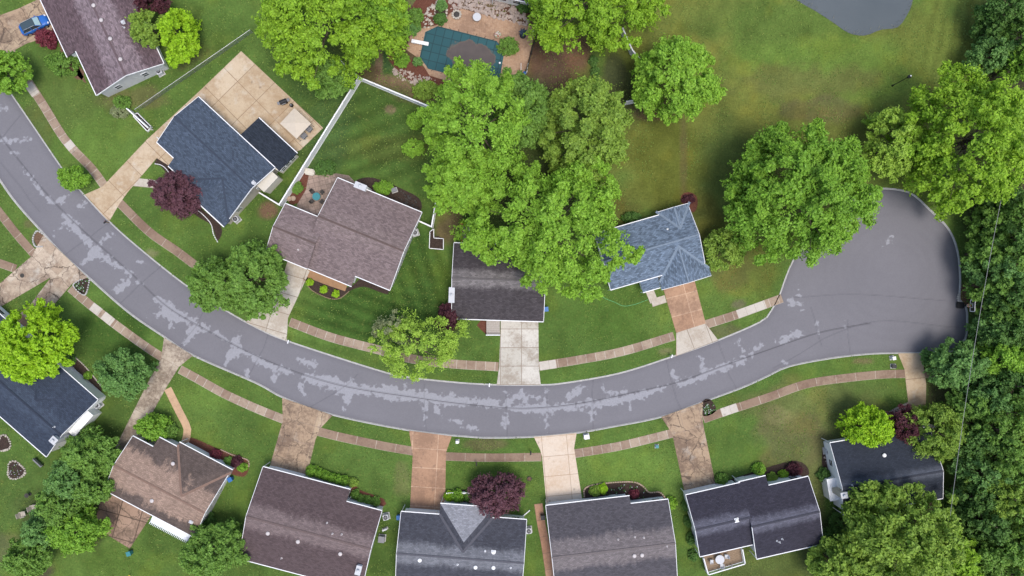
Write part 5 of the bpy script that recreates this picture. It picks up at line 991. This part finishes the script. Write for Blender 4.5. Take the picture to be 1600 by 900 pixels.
# utility poles and the sagging wire
def upole(P, label):
    r_ = empty('utility_pole', (P.x, P.y, 0), .2, label, 'utility pole'); MB().tube((0, 0, 0), (0, 0, 9.6), .16, .11, 10).build('pole', M['wood'], r_); mb = MB(); mb.box((0, 0, 9.1), (1.8, .1, .12)); mb.build('crossarm', M['wood'], r_)
    MB().lathe([(.2, 7.6), (.24, 7.65), (.24, 8.5), (.1, 8.6)], (.35, 0, 0), 12).build('transformer', M['ltgrey'], r_)
W0, W1 = at(1568,288,9.3), at(1475,880,9.3); upole(W0, 'wooden utility pole with a grey transformer under the large yellow green tree'); upole(Vector((W1.x, W1.y, 0)), 'wooden utility pole hidden in the trees of the lower right corner')
pts = []
for i in range(41): t = i/40; pts.append(tuple(W0.lerp(W1, t)+Vector((0, 0, -.9*4*t*(1-t)+.15))))
tag(MB().pipe(pts, .03, 5).build('overhead_wire', M['wire']), 'thin pale overhead wire running along the wood at the right', 'wire')
# ---------------------------------------------------------------- car
def car():
    r_ = empty('parked_car', (*xy(58.5,41.5), .045), R(26), 'blue hatchback parked on the driveway with its nose under the mauve roof', 'car')
    L, Wd = 4.5, 1.8; sec = [(-2.25,.62,.35,.80),(-2.2,.74,.28,.98),(-1.9,.84,.22,1.04),(-1.2,.9,.2,.98),(0,.9,.2,.95),(1.1,.9,.2,.94),(1.5,.88,.2,.9),(2.0,.8,.25,.78),(2.2,.66,.32,.62),(2.25,.5,.38,.52)]
    mb = MB(); n = 12; vs = []
    for x, w, z0, z1 in sec:
        pr = [(-w*.9, z0), (-w, z0+.12), (-w, (z0+z1)/2), (-w*.97, z1-.12), (-w*.86, z1-.02), (-w*.4, z1+.02), (w*.4, z1+.02), (w*.86, z1-.02), (w*.97, z1-.12), (w, (z0+z1)/2), (w, z0+.12), (w*.9, z0)]
        vs += [(x, y, z_) for y, z_ in pr]
    fs = [(k*n+i, k*n+(i+1) % n, (k+1)*n+(i+1) % n, (k+1)*n+i) for k in range(len(sec)-1) for i in range(n)]+[tuple(range(n-1, -1, -1)), tuple(range((len(sec)-1)*n, len(sec)*n))]
    mb.add(vs, fs); mb.build('body', M['carblue'], r_, True)
    # greenhouse: glass tub with roof and pillars
    g = MB(); b0 = [(-1.95, .78), (1.15, .8)]; t0 = [(-1.55, .6), (.35, .62)]
    vs = [(-1.95,-.76,.98),(1.2,-.8,.94),(1.2,.8,.94),(-1.95,.76,.98),(-1.5,-.6,1.43),(.35,-.62,1.46),(.35,.62,1.46),(-1.5,.6,1.43)]
    g.add(vs, [(0,1,5,4),(1,2,6,5),(2,3,7,6),(3,0,4,7),(4,5,6,7)]); g.build('window', M['glass'], r_)
    rf = MB(); rf.slab([(-1.62,-.62,1.46),(.38,-.64,1.49),(.38,.64,1.49),(-1.62,.62,1.46)], .05); rf.build('roof', mat('tinted_roof', (.05,.075,.09), .3, .05, 2), r_, False)
    ra = MB()
    for s_ in (-1, 1): ra.tube((-1.5, s_*.6, 1.53), (.25, s_*.62, 1.55), .025); ra.tube((-1.9, s_*.79, .99), (1.1, s_*.82, .97), .018)
    ra.build('chrome_trim', M['rim'], r_)
    pl = MB()
    for s_ in (-1, 1):
        for a, b in (((-1.95,.76,.98),(-1.5,.6,1.44)), ((1.2,.8,.94),(.35,.62,1.47)), ((-.5,.8,.97),(-.45,.63,1.46))): pl.tube((a[0], s_*a[1], a[2]), (b[0], s_*b[1], b[2]), .05, .04)
    pl.build('pillars', M['carblue'], r_)
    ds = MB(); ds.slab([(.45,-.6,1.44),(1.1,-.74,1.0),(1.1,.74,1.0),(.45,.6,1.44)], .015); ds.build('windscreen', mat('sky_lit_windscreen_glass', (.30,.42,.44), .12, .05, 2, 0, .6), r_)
    for x in (-1.4, 1.4):
        for s_ in (-1, 1):
            w = MB(); w.tube((x, s_*.72, .33), (x, s_*.93, .33), .33, n=20); wo = w.build('wheel', M['tyre'], r_); q = MB(); q.tube((x, s_*.9, .33), (x, s_*.945, .33), .21, n=14); q.build('rim', M['rim'], wo)
    for s_ in (-1, 1):
        MB().box((2.02, s_*.62, .68), (.34, .3, .14), bev=.04).build('headlight', M['lamp'], r_); MB().box((-2.18, s_*.62, .82), (.14, .3, .16), bev=.03).build('tail_light', M['red'], r_); MB().box((.75, s_*.98, 1.02), (.16, .2, .13), bev=.04).build('wing_mirror', M['carblue'], r_)
    MB().box((-2.27, 0, .62), (.03, .5, .12)).build('licence_plate', M['white'], r_)
car()
# ---------------------------------------------------------------- patio and pool things
def chair(px, py, rz, m, label, group, z=.05, s=1.0):
    r_ = thing('garden_chair', px, py, label, 'chair', rz, group); r_.location.z = z; r_.scale = (s, s, s); MB().box((0, 0, .42), (.55, .52, .06), bev=.02).build('seat', M[m], r_); MB().box((-.28, 0, .7), (.06, .52, .55), ry=-.2, bev=.02).build('backrest', M[m], r_)
    for x in (-.23, .23):
        for y in (-.22, .22): MB().tube((x, y, 0), (x, y, .42), .022).build('leg', M[m], r_)
    for y in (-.28, .28): MB().box((0, y, .62), (.5, .06, .04)).build('armrest', M[m], r_)
# canopy
cp = [at(460,168.7,2.4), at(486,193,2.4), at(463.3,216.7,2.4), at(437.5,192.7,2.4)]; cc = sum(cp, Vector())/4; r_ = empty('patio_canopy', (cc.x, cc.y, .05), 0, 'square beige canopy on four legs at the corner of the tan patio', 'canopy')
mb = MB(); ap = (0, 0, 2.75)
for i in range(4): a, b = cp[i]-cc, cp[(i+1) % 4]-cc; mb.slab([(b.x, b.y, 2.35), (a.x, a.y, 2.35), ap], .03)
mb.build('canvas', M['canvas'], r_)
for p in cp: q = (p-cc)*.94; MB().tube((q.x, q.y, 0), (q.x, q.y, 2.33), .04).build('leg', M['metal'], r_)
MB().pipe([tuple(Vector(((p-cc).x*.94, (p-cc).y*.94, 2.28))) for p in cp+[cp[0]]], .025).build('frame', M['metal'], r_)
chair(477,214,2.4,'grey','grey garden chair at the edge of the canopy, left of the pair','garden chairs beside the canopy', s=1.5); chair(485.5,203.5,2.4,'grey','grey garden chair at the edge of the canopy, right of the pair','garden chairs beside the canopy', s=1.5)
# barbecue
r_ = thing('barbecue', 445.5, 161, 'black covered barbecue on the tan patio', 'barbecue', .35); r_.location.z = .05; MB().box((0, 0, .45), (1.0, .55, .7), bev=.05).build('cabinet', M['dark'], r_); mb = MB(); vs = []
for x in (-.55, .55):
    for k in range(9): a = math.pi*k/8; vs.append((x, .34*math.cos(a), .82+.34*math.sin(a)))
mb.add(vs, [(k, k+1, 9+k+1, 9+k) for k in range(8)]+[tuple(range(8, -1, -1)), tuple(range(9, 18)), (0, 9, 17, 8)]); mb.build('hood', M['dark'], r_); MB().tube((-.35, -.42, .95), (.35, -.42, .95), .025).build('handle', M['metal'], r_)
for s_ in (-1, 1): MB().box((s_*.78, 0, .8), (.4, .48, .05), bev=.02).build('side_shelf', M['grey'], r_)
r_ = thing('gas_bottle', 456.5, 165.5, 'small dark round pot beside the barbecue', 'pot'); MB().lathe([(.16, .05), (.27, .15), (.28, .5), (.2, .62), (.08, .66)], n=14).build('body', M['dark'], r_); MB().lathe([(.12, .66), (.12, .74), (.05, .76)], n=10).build('collar', M['grey'], r_)
def table(px, py, r, m, label, legs=4, z=.06, umb=None, name='round_table'):
    r_ = thing(name, px, py, label, 'table'); r_.location.z = z; MB().lathe([(r-.03, .7), (r, .71), (r, .74), (r-.02, .755)], n=28).build('tabletop', M[m], r_)
    for k in range(legs): a = .4+k*2*math.pi/legs; MB().tube((r*.75*math.cos(a), r*.75*math.sin(a), 0), (r*.45*math.cos(a), r*.45*math.sin(a), .7), .03).build('leg', M['grey'], r_)
    return r_
table(745.6,29.5,.65,'ltgrey','pale round table on the pool terrace near the rocks')
table(496.5,308,.62,'teal','blue green round table on the flagstone patio')
for i, a in enumerate((.7, 2.3, 3.9, 5.5)): x, y = 496.5+math.cos(a)*10.5, 308-math.sin(a)*10.5; chair(x, y, a+math.pi, 'iron', 'dark iron chair around the blue green table, %s' % ['upper right', 'upper left', 'lower left', 'lower right'][i], 'iron chairs around the blue green table')
r_ = thing('storage_bench', 485.5, 269.5, 'cream covered bench at the corner of the flagstone patio', 'bench', -.2); MB().box((0, 0, .4), (1.5, 1.0, .8), bev=.15).build('cover', M['cream'], r_); MB().box((0, .3, .85), (1.4, .3, .35), bev=.1).build('back', M['cream'], r_)
for (x, y, t) in [(453,311,'left'),(459.5,310.5,'right')]:
    r_ = thing('plant_pot', x, y, 'terracotta pot in the red bed by the diagonal fence, '+t, 'pot', 0, 'terracotta pots'); MB().lathe([(.25, 0), (.36, .4), (.4, .42), (.4, .48), (.33, .48), (.3, .4)], n=14).build('pot', M['paver'], r_)
utilbox(616.5,297.5,.3,(.7,.55,.6),'grey','grey storage box beside the oval clipped shrub', 'storage_box')
# dark rock pile in the bed behind brown house
# pool cover, diving board
P0 = Vector(POOL[1]); dP = (Vector(POOL[7])-Vector(POOL[0])).normalized(); f = lambda p: ((p[0]-P0.x)*dP.x+(p[1]-P0.y)*dP.y, (p[0]-P0.x)*dP.y*1-(p[1]-P0.y)*dP.x*1)
cxp = sum(p[0] for p in POOL)/8; cyp = sum(p[1] for p in POOL)/8; big = [(cxp+(p[0]-cxp)*1.035, cyp+(p[1]-cyp)*1.05) for p in POOL]
def fuv(p): u, v = f(p); return (u, v)
mb = MB(); mb.prism(big, .065, .105, fuv); r_ = empty('pool_cover', (0, 0, 0), 0, 'dark teal pool cover with straps and a muddy puddle in its middle', 'pool cover'); mb.build('cover_sheet', M['cover'], r_)
for i, p in enumerate(big):
    q = Vector(big[(i+1) % 8]); p = Vector(p); n = max(1, int((q-p).length/1.35))
    for k in range(n): c = p.lerp(q, (k+.5)/n); o = (c-Vector((cxp, cyp))).normalized(); MB().tube((c.x, c.y, .11), (c.x+o.x*.35, c.y+o.y*.35, .085), .03, n=4).build('strap', M['dark'], r_)
r_ = thing('diving_board', 656, 68, 'white diving board at the left end of the covered pool', 'diving board', -.195); MB().box((.1, 0, .55), (2.7, .55, .08), bev=.02).build('board', M['white'], r_)
MB().box((-.9, 0, .28), (.5, .5, .45), bev=.03).build('stand', M['ltgrey'], r_)
for y in (-.2, .2): MB().tube((.0, y, .06), (.0, y, .52), .04).build('leg', M['metal'], r_)
# fire pit
r_ = thing('fire_pit', 713.5, 23.5, 'stone ringed fire pit with dark ashes on the terrace', 'fire pit')
for k in range(11): a = k*2*math.pi/11; MB().box((.62*math.cos(a), .62*math.sin(a), .2), (.32, .3, .3), a, bev=.04).build('stone', M['stone'], r_)
MB().lathe([(.5, .05), (.5, .12), (.1, .18)], n=14).build('ash', M['iron'], r_)
r_ = thing('patio_umbrella', 817, 56, 'closed blue umbrella lying over its dark stand on the terrace', 'umbrella', .5); MB().lathe([(.05, 0), (.5, .0), (.5, .08), (.06, .12)], n=14).build('stand', M['dark'], r_); MB().tube((0, 0, .1), (0, 0, 2.4), .03).build('pole', M['metal'], r_)
mb = MB(); n = 8
for k in range(n): a, b = k*2*math.pi/n, (k+1)*2*math.pi/n; rr0 = .75; mb.slab([(rr0*math.cos(a), rr0*math.sin(a), 1.5), (rr0*.55*math.cos((a+b)/2), rr0*.55*math.sin((a+b)/2), 1.5), (0, 0, 2.35)], .02); mb.slab([(rr0*.55*math.cos((a+b)/2), rr0*.55*math.sin((a+b)/2), 1.5), (rr0*math.cos(b), rr0*math.sin(b), 1.5), (0, 0, 2.35)], .02)
mb.build('canopy', mat('dark_blue_fabric', (.05,.08,.13), .8, .1), r_)
# flower pot by the pool
r_ = thing('flower_pot', 778, 56, 'round pot of white and red flowers at the pool corner', 'pot'); MB().lathe([(.35, .06), (.5, .5), (.55, .52), (.5, .55), (.1, .5)], n=16).build('pot', M['paver'], r_)
def flowers(parent, n, rad, z, mats, s=.07, off=(0, 0)):
    for m_ in mats:
        mb = MB()
        for k in range(n): a = random.random()*6.28; q = math.sqrt(random.random())*rad; mb.box((off[0]+q*math.cos(a), off[1]+q*math.sin(a), z+random.random()*.15), (s, s, s*.6), random.random()*3, random.random())
        mb.build('flowers', m_, parent)
flowers(r_, 30, .5, .6, [M['white'], M['red'], M['hose']])
r_ = thing('pool_handrail', 814, 116, 'white railing frame beside the blue float at the lower right of the terrace', 'handrail'); MB().pipe([(0, 0, 0), (0, 0, 1.0), (0, 1.4, 1.0), (0, 1.4, 0)], .035).build('rail', M['white'], r_); MB().pipe([(.6, 0, 0), (.9, 0, 1.0), (1.1, 1.4, 1.0), (1.1, 1.4, 0)], .035).build('rail', M['white'], r_)
r_ = thing('bucket', 820, 115, 'blue bucket next to the pool handrail', 'bucket'); MB().lathe([(.2, 0), (.27, .4), (.24, .4), (.2, .1)], n=14).build('body', M['blue'], r_)
# boulders: retaining strip above the terrace (countless) and ring stones
def rocks(name, region, n, s0, s1, m, label, cat='rocks', z=0, kind='stuff', seed=3):
    r = np.random.default_rng(seed); mb = MB(); P = [xy(*p) for p in region]; xs_ = [p[0] for p in P]; ys_ = [p[1] for p in P]; k = 0
    while k < n:
        x, y = r.uniform(min(xs_), max(xs_)), r.uniform(min(ys_), max(ys_))
        if not inside(P, np.array([x]), np.array([y]))[0]: continue
        s_ = s0+(s1-s0)*r.random()**2; rock_mesh(mb, (x, y, z+s_*.2), s_, r); k += 1
    return tag(mb.build(name, m), label, cat, kind=kind)
_ico = None
def rock_mesh(mb, c, s, r):
    global _ico
    if _ico is None:
        bm = bmesh.new(); bmesh.ops.create_icosphere(bm, subdivisions=1, radius=1); bm.verts.ensure_lookup_table(); _ico = ([tuple(v.co) for v in bm.verts], [[v.index for v in f.verts] for f in bm.faces]); bm.free()
    sc = np.array([1, .75, .5])*s*(.8+.4*r.random(3)); a = r.random()*6.28; vs = []
    for v in _ico[0]:
        q = np.array(v)*sc*(.8+.4*r.random()); vs.append((c[0]+q[0]*math.cos(a)-q[1]*math.sin(a), c[1]+q[0]*math.sin(a)+q[1]*math.cos(a), c[2]+q[2]))
    mb.add(vs, _ico[1])
rocks('rocks', [(703,-12),(760,-12),(800,10),(826,30),(824,41),(790,32),(752,22),(722,12),(704,18)], 520, .12, .45, M['rock'], 'heap of reddish grey rocks above the pool terrace', seed=4)
rocks('rocks', [(612,105),(640,112),(680,125),(680,138),(650,132),(612,118)], 120, .12, .38, M['rock'], 'line of rocks along the slope left below the pool', seed=5)
rocks('rocks', [(660,20),(676,5),(680,20),(676,42),(662,46)], 60, .1, .35, M['stone'], 'flat stones beside the stone ringed shrub bed', seed=6)
rocks('rocks', [(1287,706),(1293,703),(1303,745),(1298,762),(1288,742)], 40, .08, .22, M['rock'], 'small rocks in the dark bed left of the midnight blue house', seed=9)
rocks('rocks', [(625,296),(648,312),(655,325),(640,325),(622,312)], 40, .1, .28, M['iron'], 'dark rocks in the bed behind the brown house', seed=10)
def stone_ring(label, px, py, rx, ry, m='stone', s=.2, n=16, name='stone_ring', soil='bed', fl=0, wob=.12, seed=1):
    r = np.random.default_rng(seed); r_ = thing(name, px, py, label, 'flower bed'); pts = []
    for k in range(n): a = k*2*math.pi/n; q = 1+wob*math.sin(a*3+seed)+wob*.6*math.sin(a*2+seed*2); pts.append((rx/10*q*math.cos(a), ry/10*q*math.sin(a)))
    for p in pts: mb = MB(); rock_mesh(mb, (p[0], p[1], .08), s*(.8+.5*r.random()), r); mb.build('edging_stone', M[m], r_)
    MB().prism(pts, 0, .06).build('soil', M[soil], r_)
    if fl: flowers(r_, fl, min(rx, ry)/10*.8, .12, [M['ltgrey'], PLANT], .09)
    return r_
PLANT = mat('garden_leaves', (.06,.14,.03), .8, .3, 6)
stone_ring('white stone edged flower bed alone on the left lawn', 25, 735, 14, 13, n=24, s=.2, fl=16, seed=2); stone_ring('round stone edged bed at the left edge near the navy house', 6, 693, 11, 12, n=20, seed=3); stone_ring('long stone ringed shrub bed on the pool terrace', 689, 16, 9, 20, n=26, wob=.05, seed=4)
stone_ring('small round brick ring on the lawn above the plum grey house', 827, 748, 3.4, 3.2, m='iron', s=.1, n=12, soil='soil', wob=0, seed=5)
def edging(label, px, m, s=.14, step=.3, name='bed_edging'):
    line = smooth_line([xy(*p) for p in px], step); r = np.random.default_rng(int(px[0][0])); c = line[0]; mb = MB()
    for a, b in zip(line[:-1], line[1:]): mb.box(((a[0]+b[0])/2-c[0], (a[1]+b[1])/2-c[1], .07), (step*.9, s, .14+.03*r.random()), math.atan2(b[1]-a[1], b[0]-a[0])+r.normal()*.05)
    o = mb.build(name, M[m]); o.location = (*c, 0); tag(o, label, 'edging')
edging('tan paver edging curved around the flower bed of the plum grey house', [(913,777),(914,763),(935,756),(985,752.5),(1004,759),(1014,769),(1031,769),(1041,780)], 'paver', .2)
edging('white edging of the dark bed right of the navy house', [(118,558),(135,574),(158,602)], 'stone'); edging('white edging around the triangular flower bed at the kerb', [(141,436),(133,461),(115,446),(128,436)], 'kerb', .18)
edging('pale curved edging of the bed at the kerb above the double driveway', [(68,385),(56,385),(52,373),(58,361),(68,366)], 'kerb', .2); edging('pale edging of the upper dark bed by the slate house', [(242,256),(252,258),(260,264),(266,272)], 'white', .1)
edging('pale edging of the lower dark bed by the slate house', [(303,325),(316,334),(330,350),(334,366),(341,379)], 'white', .1); edging('pale looping kerb piece beside the basketball hoop', [(1499,458),(1497,462),(1496,468),(1501,474)], 'kerb', .3)
edging('red brick edging along the back of the red front bed', [(345,702),(365,711),(388,719),(389,730)], 'paver', .15); edging('brown timber edging of the front bed by the brown house', [(474,434),(487,453),(514,466),(531,466),(546,455)], 'wood', .12)
def planting(label, region, n, seed=1):
    P = [xy(*p) for p in region]; c = P[0]; r = np.random.default_rng(seed); r_ = empty('flowers', (*c, 0), 0, label, 'flowers'); A, B = MB(), MB(); xs_ = [p[0] for p in P]; ys_ = [p[1] for p in P]; k = 0
    while k < n:
        x, y = r.uniform(min(xs_), max(xs_)), r.uniform(min(ys_), max(ys_))
        if not inside(P, np.array([x]), np.array([y]))[0]: continue
        for j in range(5): (A if j < 4 else B).box((x-c[0]+r.normal()*.1, y-c[1]+r.normal()*.1, .1+.12*r.random()), (.14, .09, .03), r.random()*3, r.normal()*.5)
        k += 1
    A.build('foliage', PLANT, r_); B.build('blossom', M['ltgrey'], r_)
planting('leafy plants in the triangular flower bed at the kerb', [(140,437),(133,459),(117,446),(128,438)], 22); planting('white dotted plants in the small bed at the kerb above the brown driveway', [(1098,630),(1110,626),(1118,641),(1101,648)], 26, 2)
planting('white flowers in the curved bed of the plum grey house', [(915,766),(985,757),(1004,765),(1012,775),(1040,780),(1038,786),(990,786),(985,768),(925,778)], 46, 3)
# deck behind ink house
def deck(label, c4, z, h_rail, m, open_=None, rail='white', rails=(0, 1, 2)):
    P = [at(*p, z) for p in c4]; c = P[0].copy(); c.z = 0; r_ = empty('deck', c, 0, label, 'deck'); L = [(p-c) for p in P]; n = max(3, int((L[1]-L[0]).length/.3)) ; mb = MB()
    for i in range(n):
        a0, a1 = i/n+.004, (i+1)/n-.004; q = [L[0].lerp(L[1], a0), L[0].lerp(L[1], a1), L[3].lerp(L[2], a1), L[3].lerp(L[2], a0)]; mb.slab([(v.x, v.y, z) for v in q], .06)
    mb.build('boards', M[m], r_); mb = MB(); mb.prism([(v.x, v.y) for v in L], z-.3, z-.07); mb.build('joists', M['wood'], r_)
    for i in rails:
        a, b = L[i], L[(i+1) % 4]; l = (b-a).length; rz = math.atan2(b.y-a.y, b.x-a.x); mb = MB(); mid = (a+b)/2
        mb.box((mid.x, mid.y, z+h_rail), (l, .14, .07), rz); mb.box((mid.x, mid.y, z+.12), (l, .07, .06), rz); k = int(l/.2)
        for j in range(k+1): q = a.lerp(b, j/k); mb.box((q.x, q.y, z+h_rail/2), (.04, .04, h_rail), rz)
        mb.build('railing', M[rail], r_); n2 = max(1, round(l/2.2))
        for j in range(n2+1): q = a.lerp(b, j/n2); MB().box((q.x, q.y, (z+h_rail)/2), (.12, .12, z+h_rail+.1), rz).build('post', M[rail], r_)
    return r_
deck('brown board deck with white railing behind the ink dark roof', [(1097,869),(1104,894),(1161,877),(1157,855)], .9, 1.0, 'wood')
r_ = table(1120,868,.7,'ltgrey','round pale table on the railed deck', z=.9)
for (x, y, a, t) in [(1108,872,0,'left'),(1124,878,1.6,'lower'),(1131,864,3.1,'right')]: chair(x, y, a, 'ltgrey', 'pale chair around the deck table, %s one' % t, 'pale chairs on the deck', z=.9)
deck('small deck with orange rails behind the charcoal roofed house', [(722,350),(722,378),(755,378),(755,350)], .5, .9, 'greywood', rail='amber', rails=(0, 2, 3))
table(739,362,.6,'ltgrey','pale glass table on the orange railed deck', z=.5); r_ = thing('cooler_box', 722.5, 350, 'red cooler box at the corner of the orange railed deck', 'cooler box'); MB().box((0, 0, 1.3), (.5, .4, .35), bev=.04).build('body', M['red'], r_); MB().box((0, 0, .56), (.3, .3, 1.1)).build('stand', M['wood'], r_)
r_ = deck('pale grey entrance porch with steps in front of the charcoal roof', [(760,500),(760,523),(781,523),(781,500)], .45, .8, 'greywood', rail='white', rails=(1,))
# adirondack chairs, bench
for (x, y, a, t) in [(40,801.5,.3,'left'),(57,791,.3,'right')]: chair(x, y, a, 'stone', 'whitish chair on the left lawn, %s of the pair' % t, 'pair of whitish lawn chairs', s=1.5, z=0)
r_ = thing('garden_bench', 62, 722, 'dark bench on the grass near the navy house', 'bench', -.75); MB().box((0, 0, .45), (1.7, .5, .08), bev=.02).build('seat', M['grey'], r_); MB().box((0, .27, .75), (1.7, .06, .5)).build('backrest', M['grey'], r_)
for x in (-.75, .75): MB().box((x, 0, .22), (.08, .45, .44)).build('leg', M['dark'], r_)
r_ = thing('bird_bath', 47, 772, 'small dark bird bath on the left lawn', 'bird bath'); MB().lathe([(.25, 0), (.2, .08), (.07, .15), (.07, .6), (.3, .7), (.36, .8), (.3, .78), (.05, .72)], n=16).build('basin', M['iron'], r_)
r_ = thing('manhole_cover', 35, 430.5, 'round dark cover set in the patched driveway', 'manhole cover'); MB().lathe([(.34, .04), (.34, .058), (.3, .062), (.1, .062)], n=20).build('lid', M['iron'], r_)
pts = [(*xy(*p), .04) for p in smooth_line([(935,458),(945,466),(960,472),(974,478),(990,476),(1002,472),(1012,468)], 3)]; tag(MB().pipe(pts, .035).build('garden_hose', M['hose']), 'light green hose curling over the lawn of the blue grey house', 'hose')
pts = [(*xy(*p), .03) for p in smooth_line([(1040,470),(1030,452)], 3)]
# small path lights on the lawns
def marker(x, y, m, label): r_ = thing('yard_marker', x, y, label, 'marker'); MB().tube((0, 0, 0), (0, 0, .5), .03).build('stake', M['metal'], r_); MB().lathe([(.08, .48), (.16, .52), (.16, .56), (.04, .62)], n=10).build('cap', M[m], r_)
for a in [(567,108,'white','white capped stake in the dirt above the fence corner'),(843,145,'white','white capped stake on the bare yard between the trees'),(205,898,'yellow','yellow capped stake at the bottom edge, below the old patio'),(833,51,'white','white capped stake at the right corner of the pool terrace'),(781,100,'white','white capped stake beside the right end of the pool cover')]: marker(*a)
# downspout extension
tag(MB().pipe([(*xy(817,806), .12), (*xy(828,797), .08)], .09).build('drain_pipe', M['white']), 'white drain pipe lying on the grass at the right corner of the grey house', 'pipe')
# tufts: longer grass along verges and lawns, dandelions
pdk_ = [xy(*p) for p in pdk]
def tufts(name, n, seed, cols, s, region, label, cat, avoid=None):
    r = np.random.default_rng(seed); x = r.uniform(region[0], region[2], n); y = r.uniform(region[1], region[3], n)
    k = ~inside(ROAD, x, y) & ~inside(POND, x, y); nz = fbm(x, y, 4, seed); k &= nz > .47
    for P_, w_ in PAVED+[(pdk_, 0)]:
        k &= (dist_poly(P_, x, y, False)[0] > w_) if w_ else ~inside(P_, x, y)
    x, y = x[k], y[k]
    P = np.stack([x, y, np.full_like(x, .05)], -1); m = len(P); V = []; a = r.random(m)*6.28; d = np.stack([np.cos(a), np.sin(a), np.zeros(m)], -1)*s*(.5+r.random((m, 1))); sd2 = np.stack([-np.sin(a), np.cos(a), np.zeros(m)], -1)*s*.8; up = sd2+[0, 0, .06]
    V = np.stack([P-d*.5-[0, 0, .05], P+d*.5-[0, 0, .05], P+d*.35+up, P-d*.35+up], 1).reshape(-1, 3); F = np.arange(m*4).reshape(-1, 4); q = r.random((m, 1)); c = np.array(cols[0])*(1-q)+np.array(cols[1])*q
    tag(np_mesh(name, V, F, [M['leaf']], {'hue': ('FACE', 'FLOAT_COLOR', np.concatenate([c, np.ones((m, 1))], 1))}), label, cat, kind='stuff')
tufts('grass', 60000, 3, [(.13,.21,.045),(.24,.32,.08)], .15, (-84,-48,84,48), 'rough tufts of grass over the lawns and verges', 'grass')
r = np.random.default_rng(8); lit = MB()
# fallen twigs and reeds round the pond
mb = MB()
for k in range(260):
    t = r.integers(0, len(POND)); p = POND[t]
    if p[1] > 46: continue
    x, y = p[0]+r.normal()*.5, p[1]+r.normal()*.5; mb.tube((x, y, -.1), (x+r.normal()*.15, y+r.normal()*.15, .3+.4*r.random()), .02, .006, 3)
tag(mb.build('reeds', mat('dry_reed', (.3,.27,.13), .9, .3, 5)), 'sparse dry reeds round the shore of the pond', 'reeds', kind='stuff')
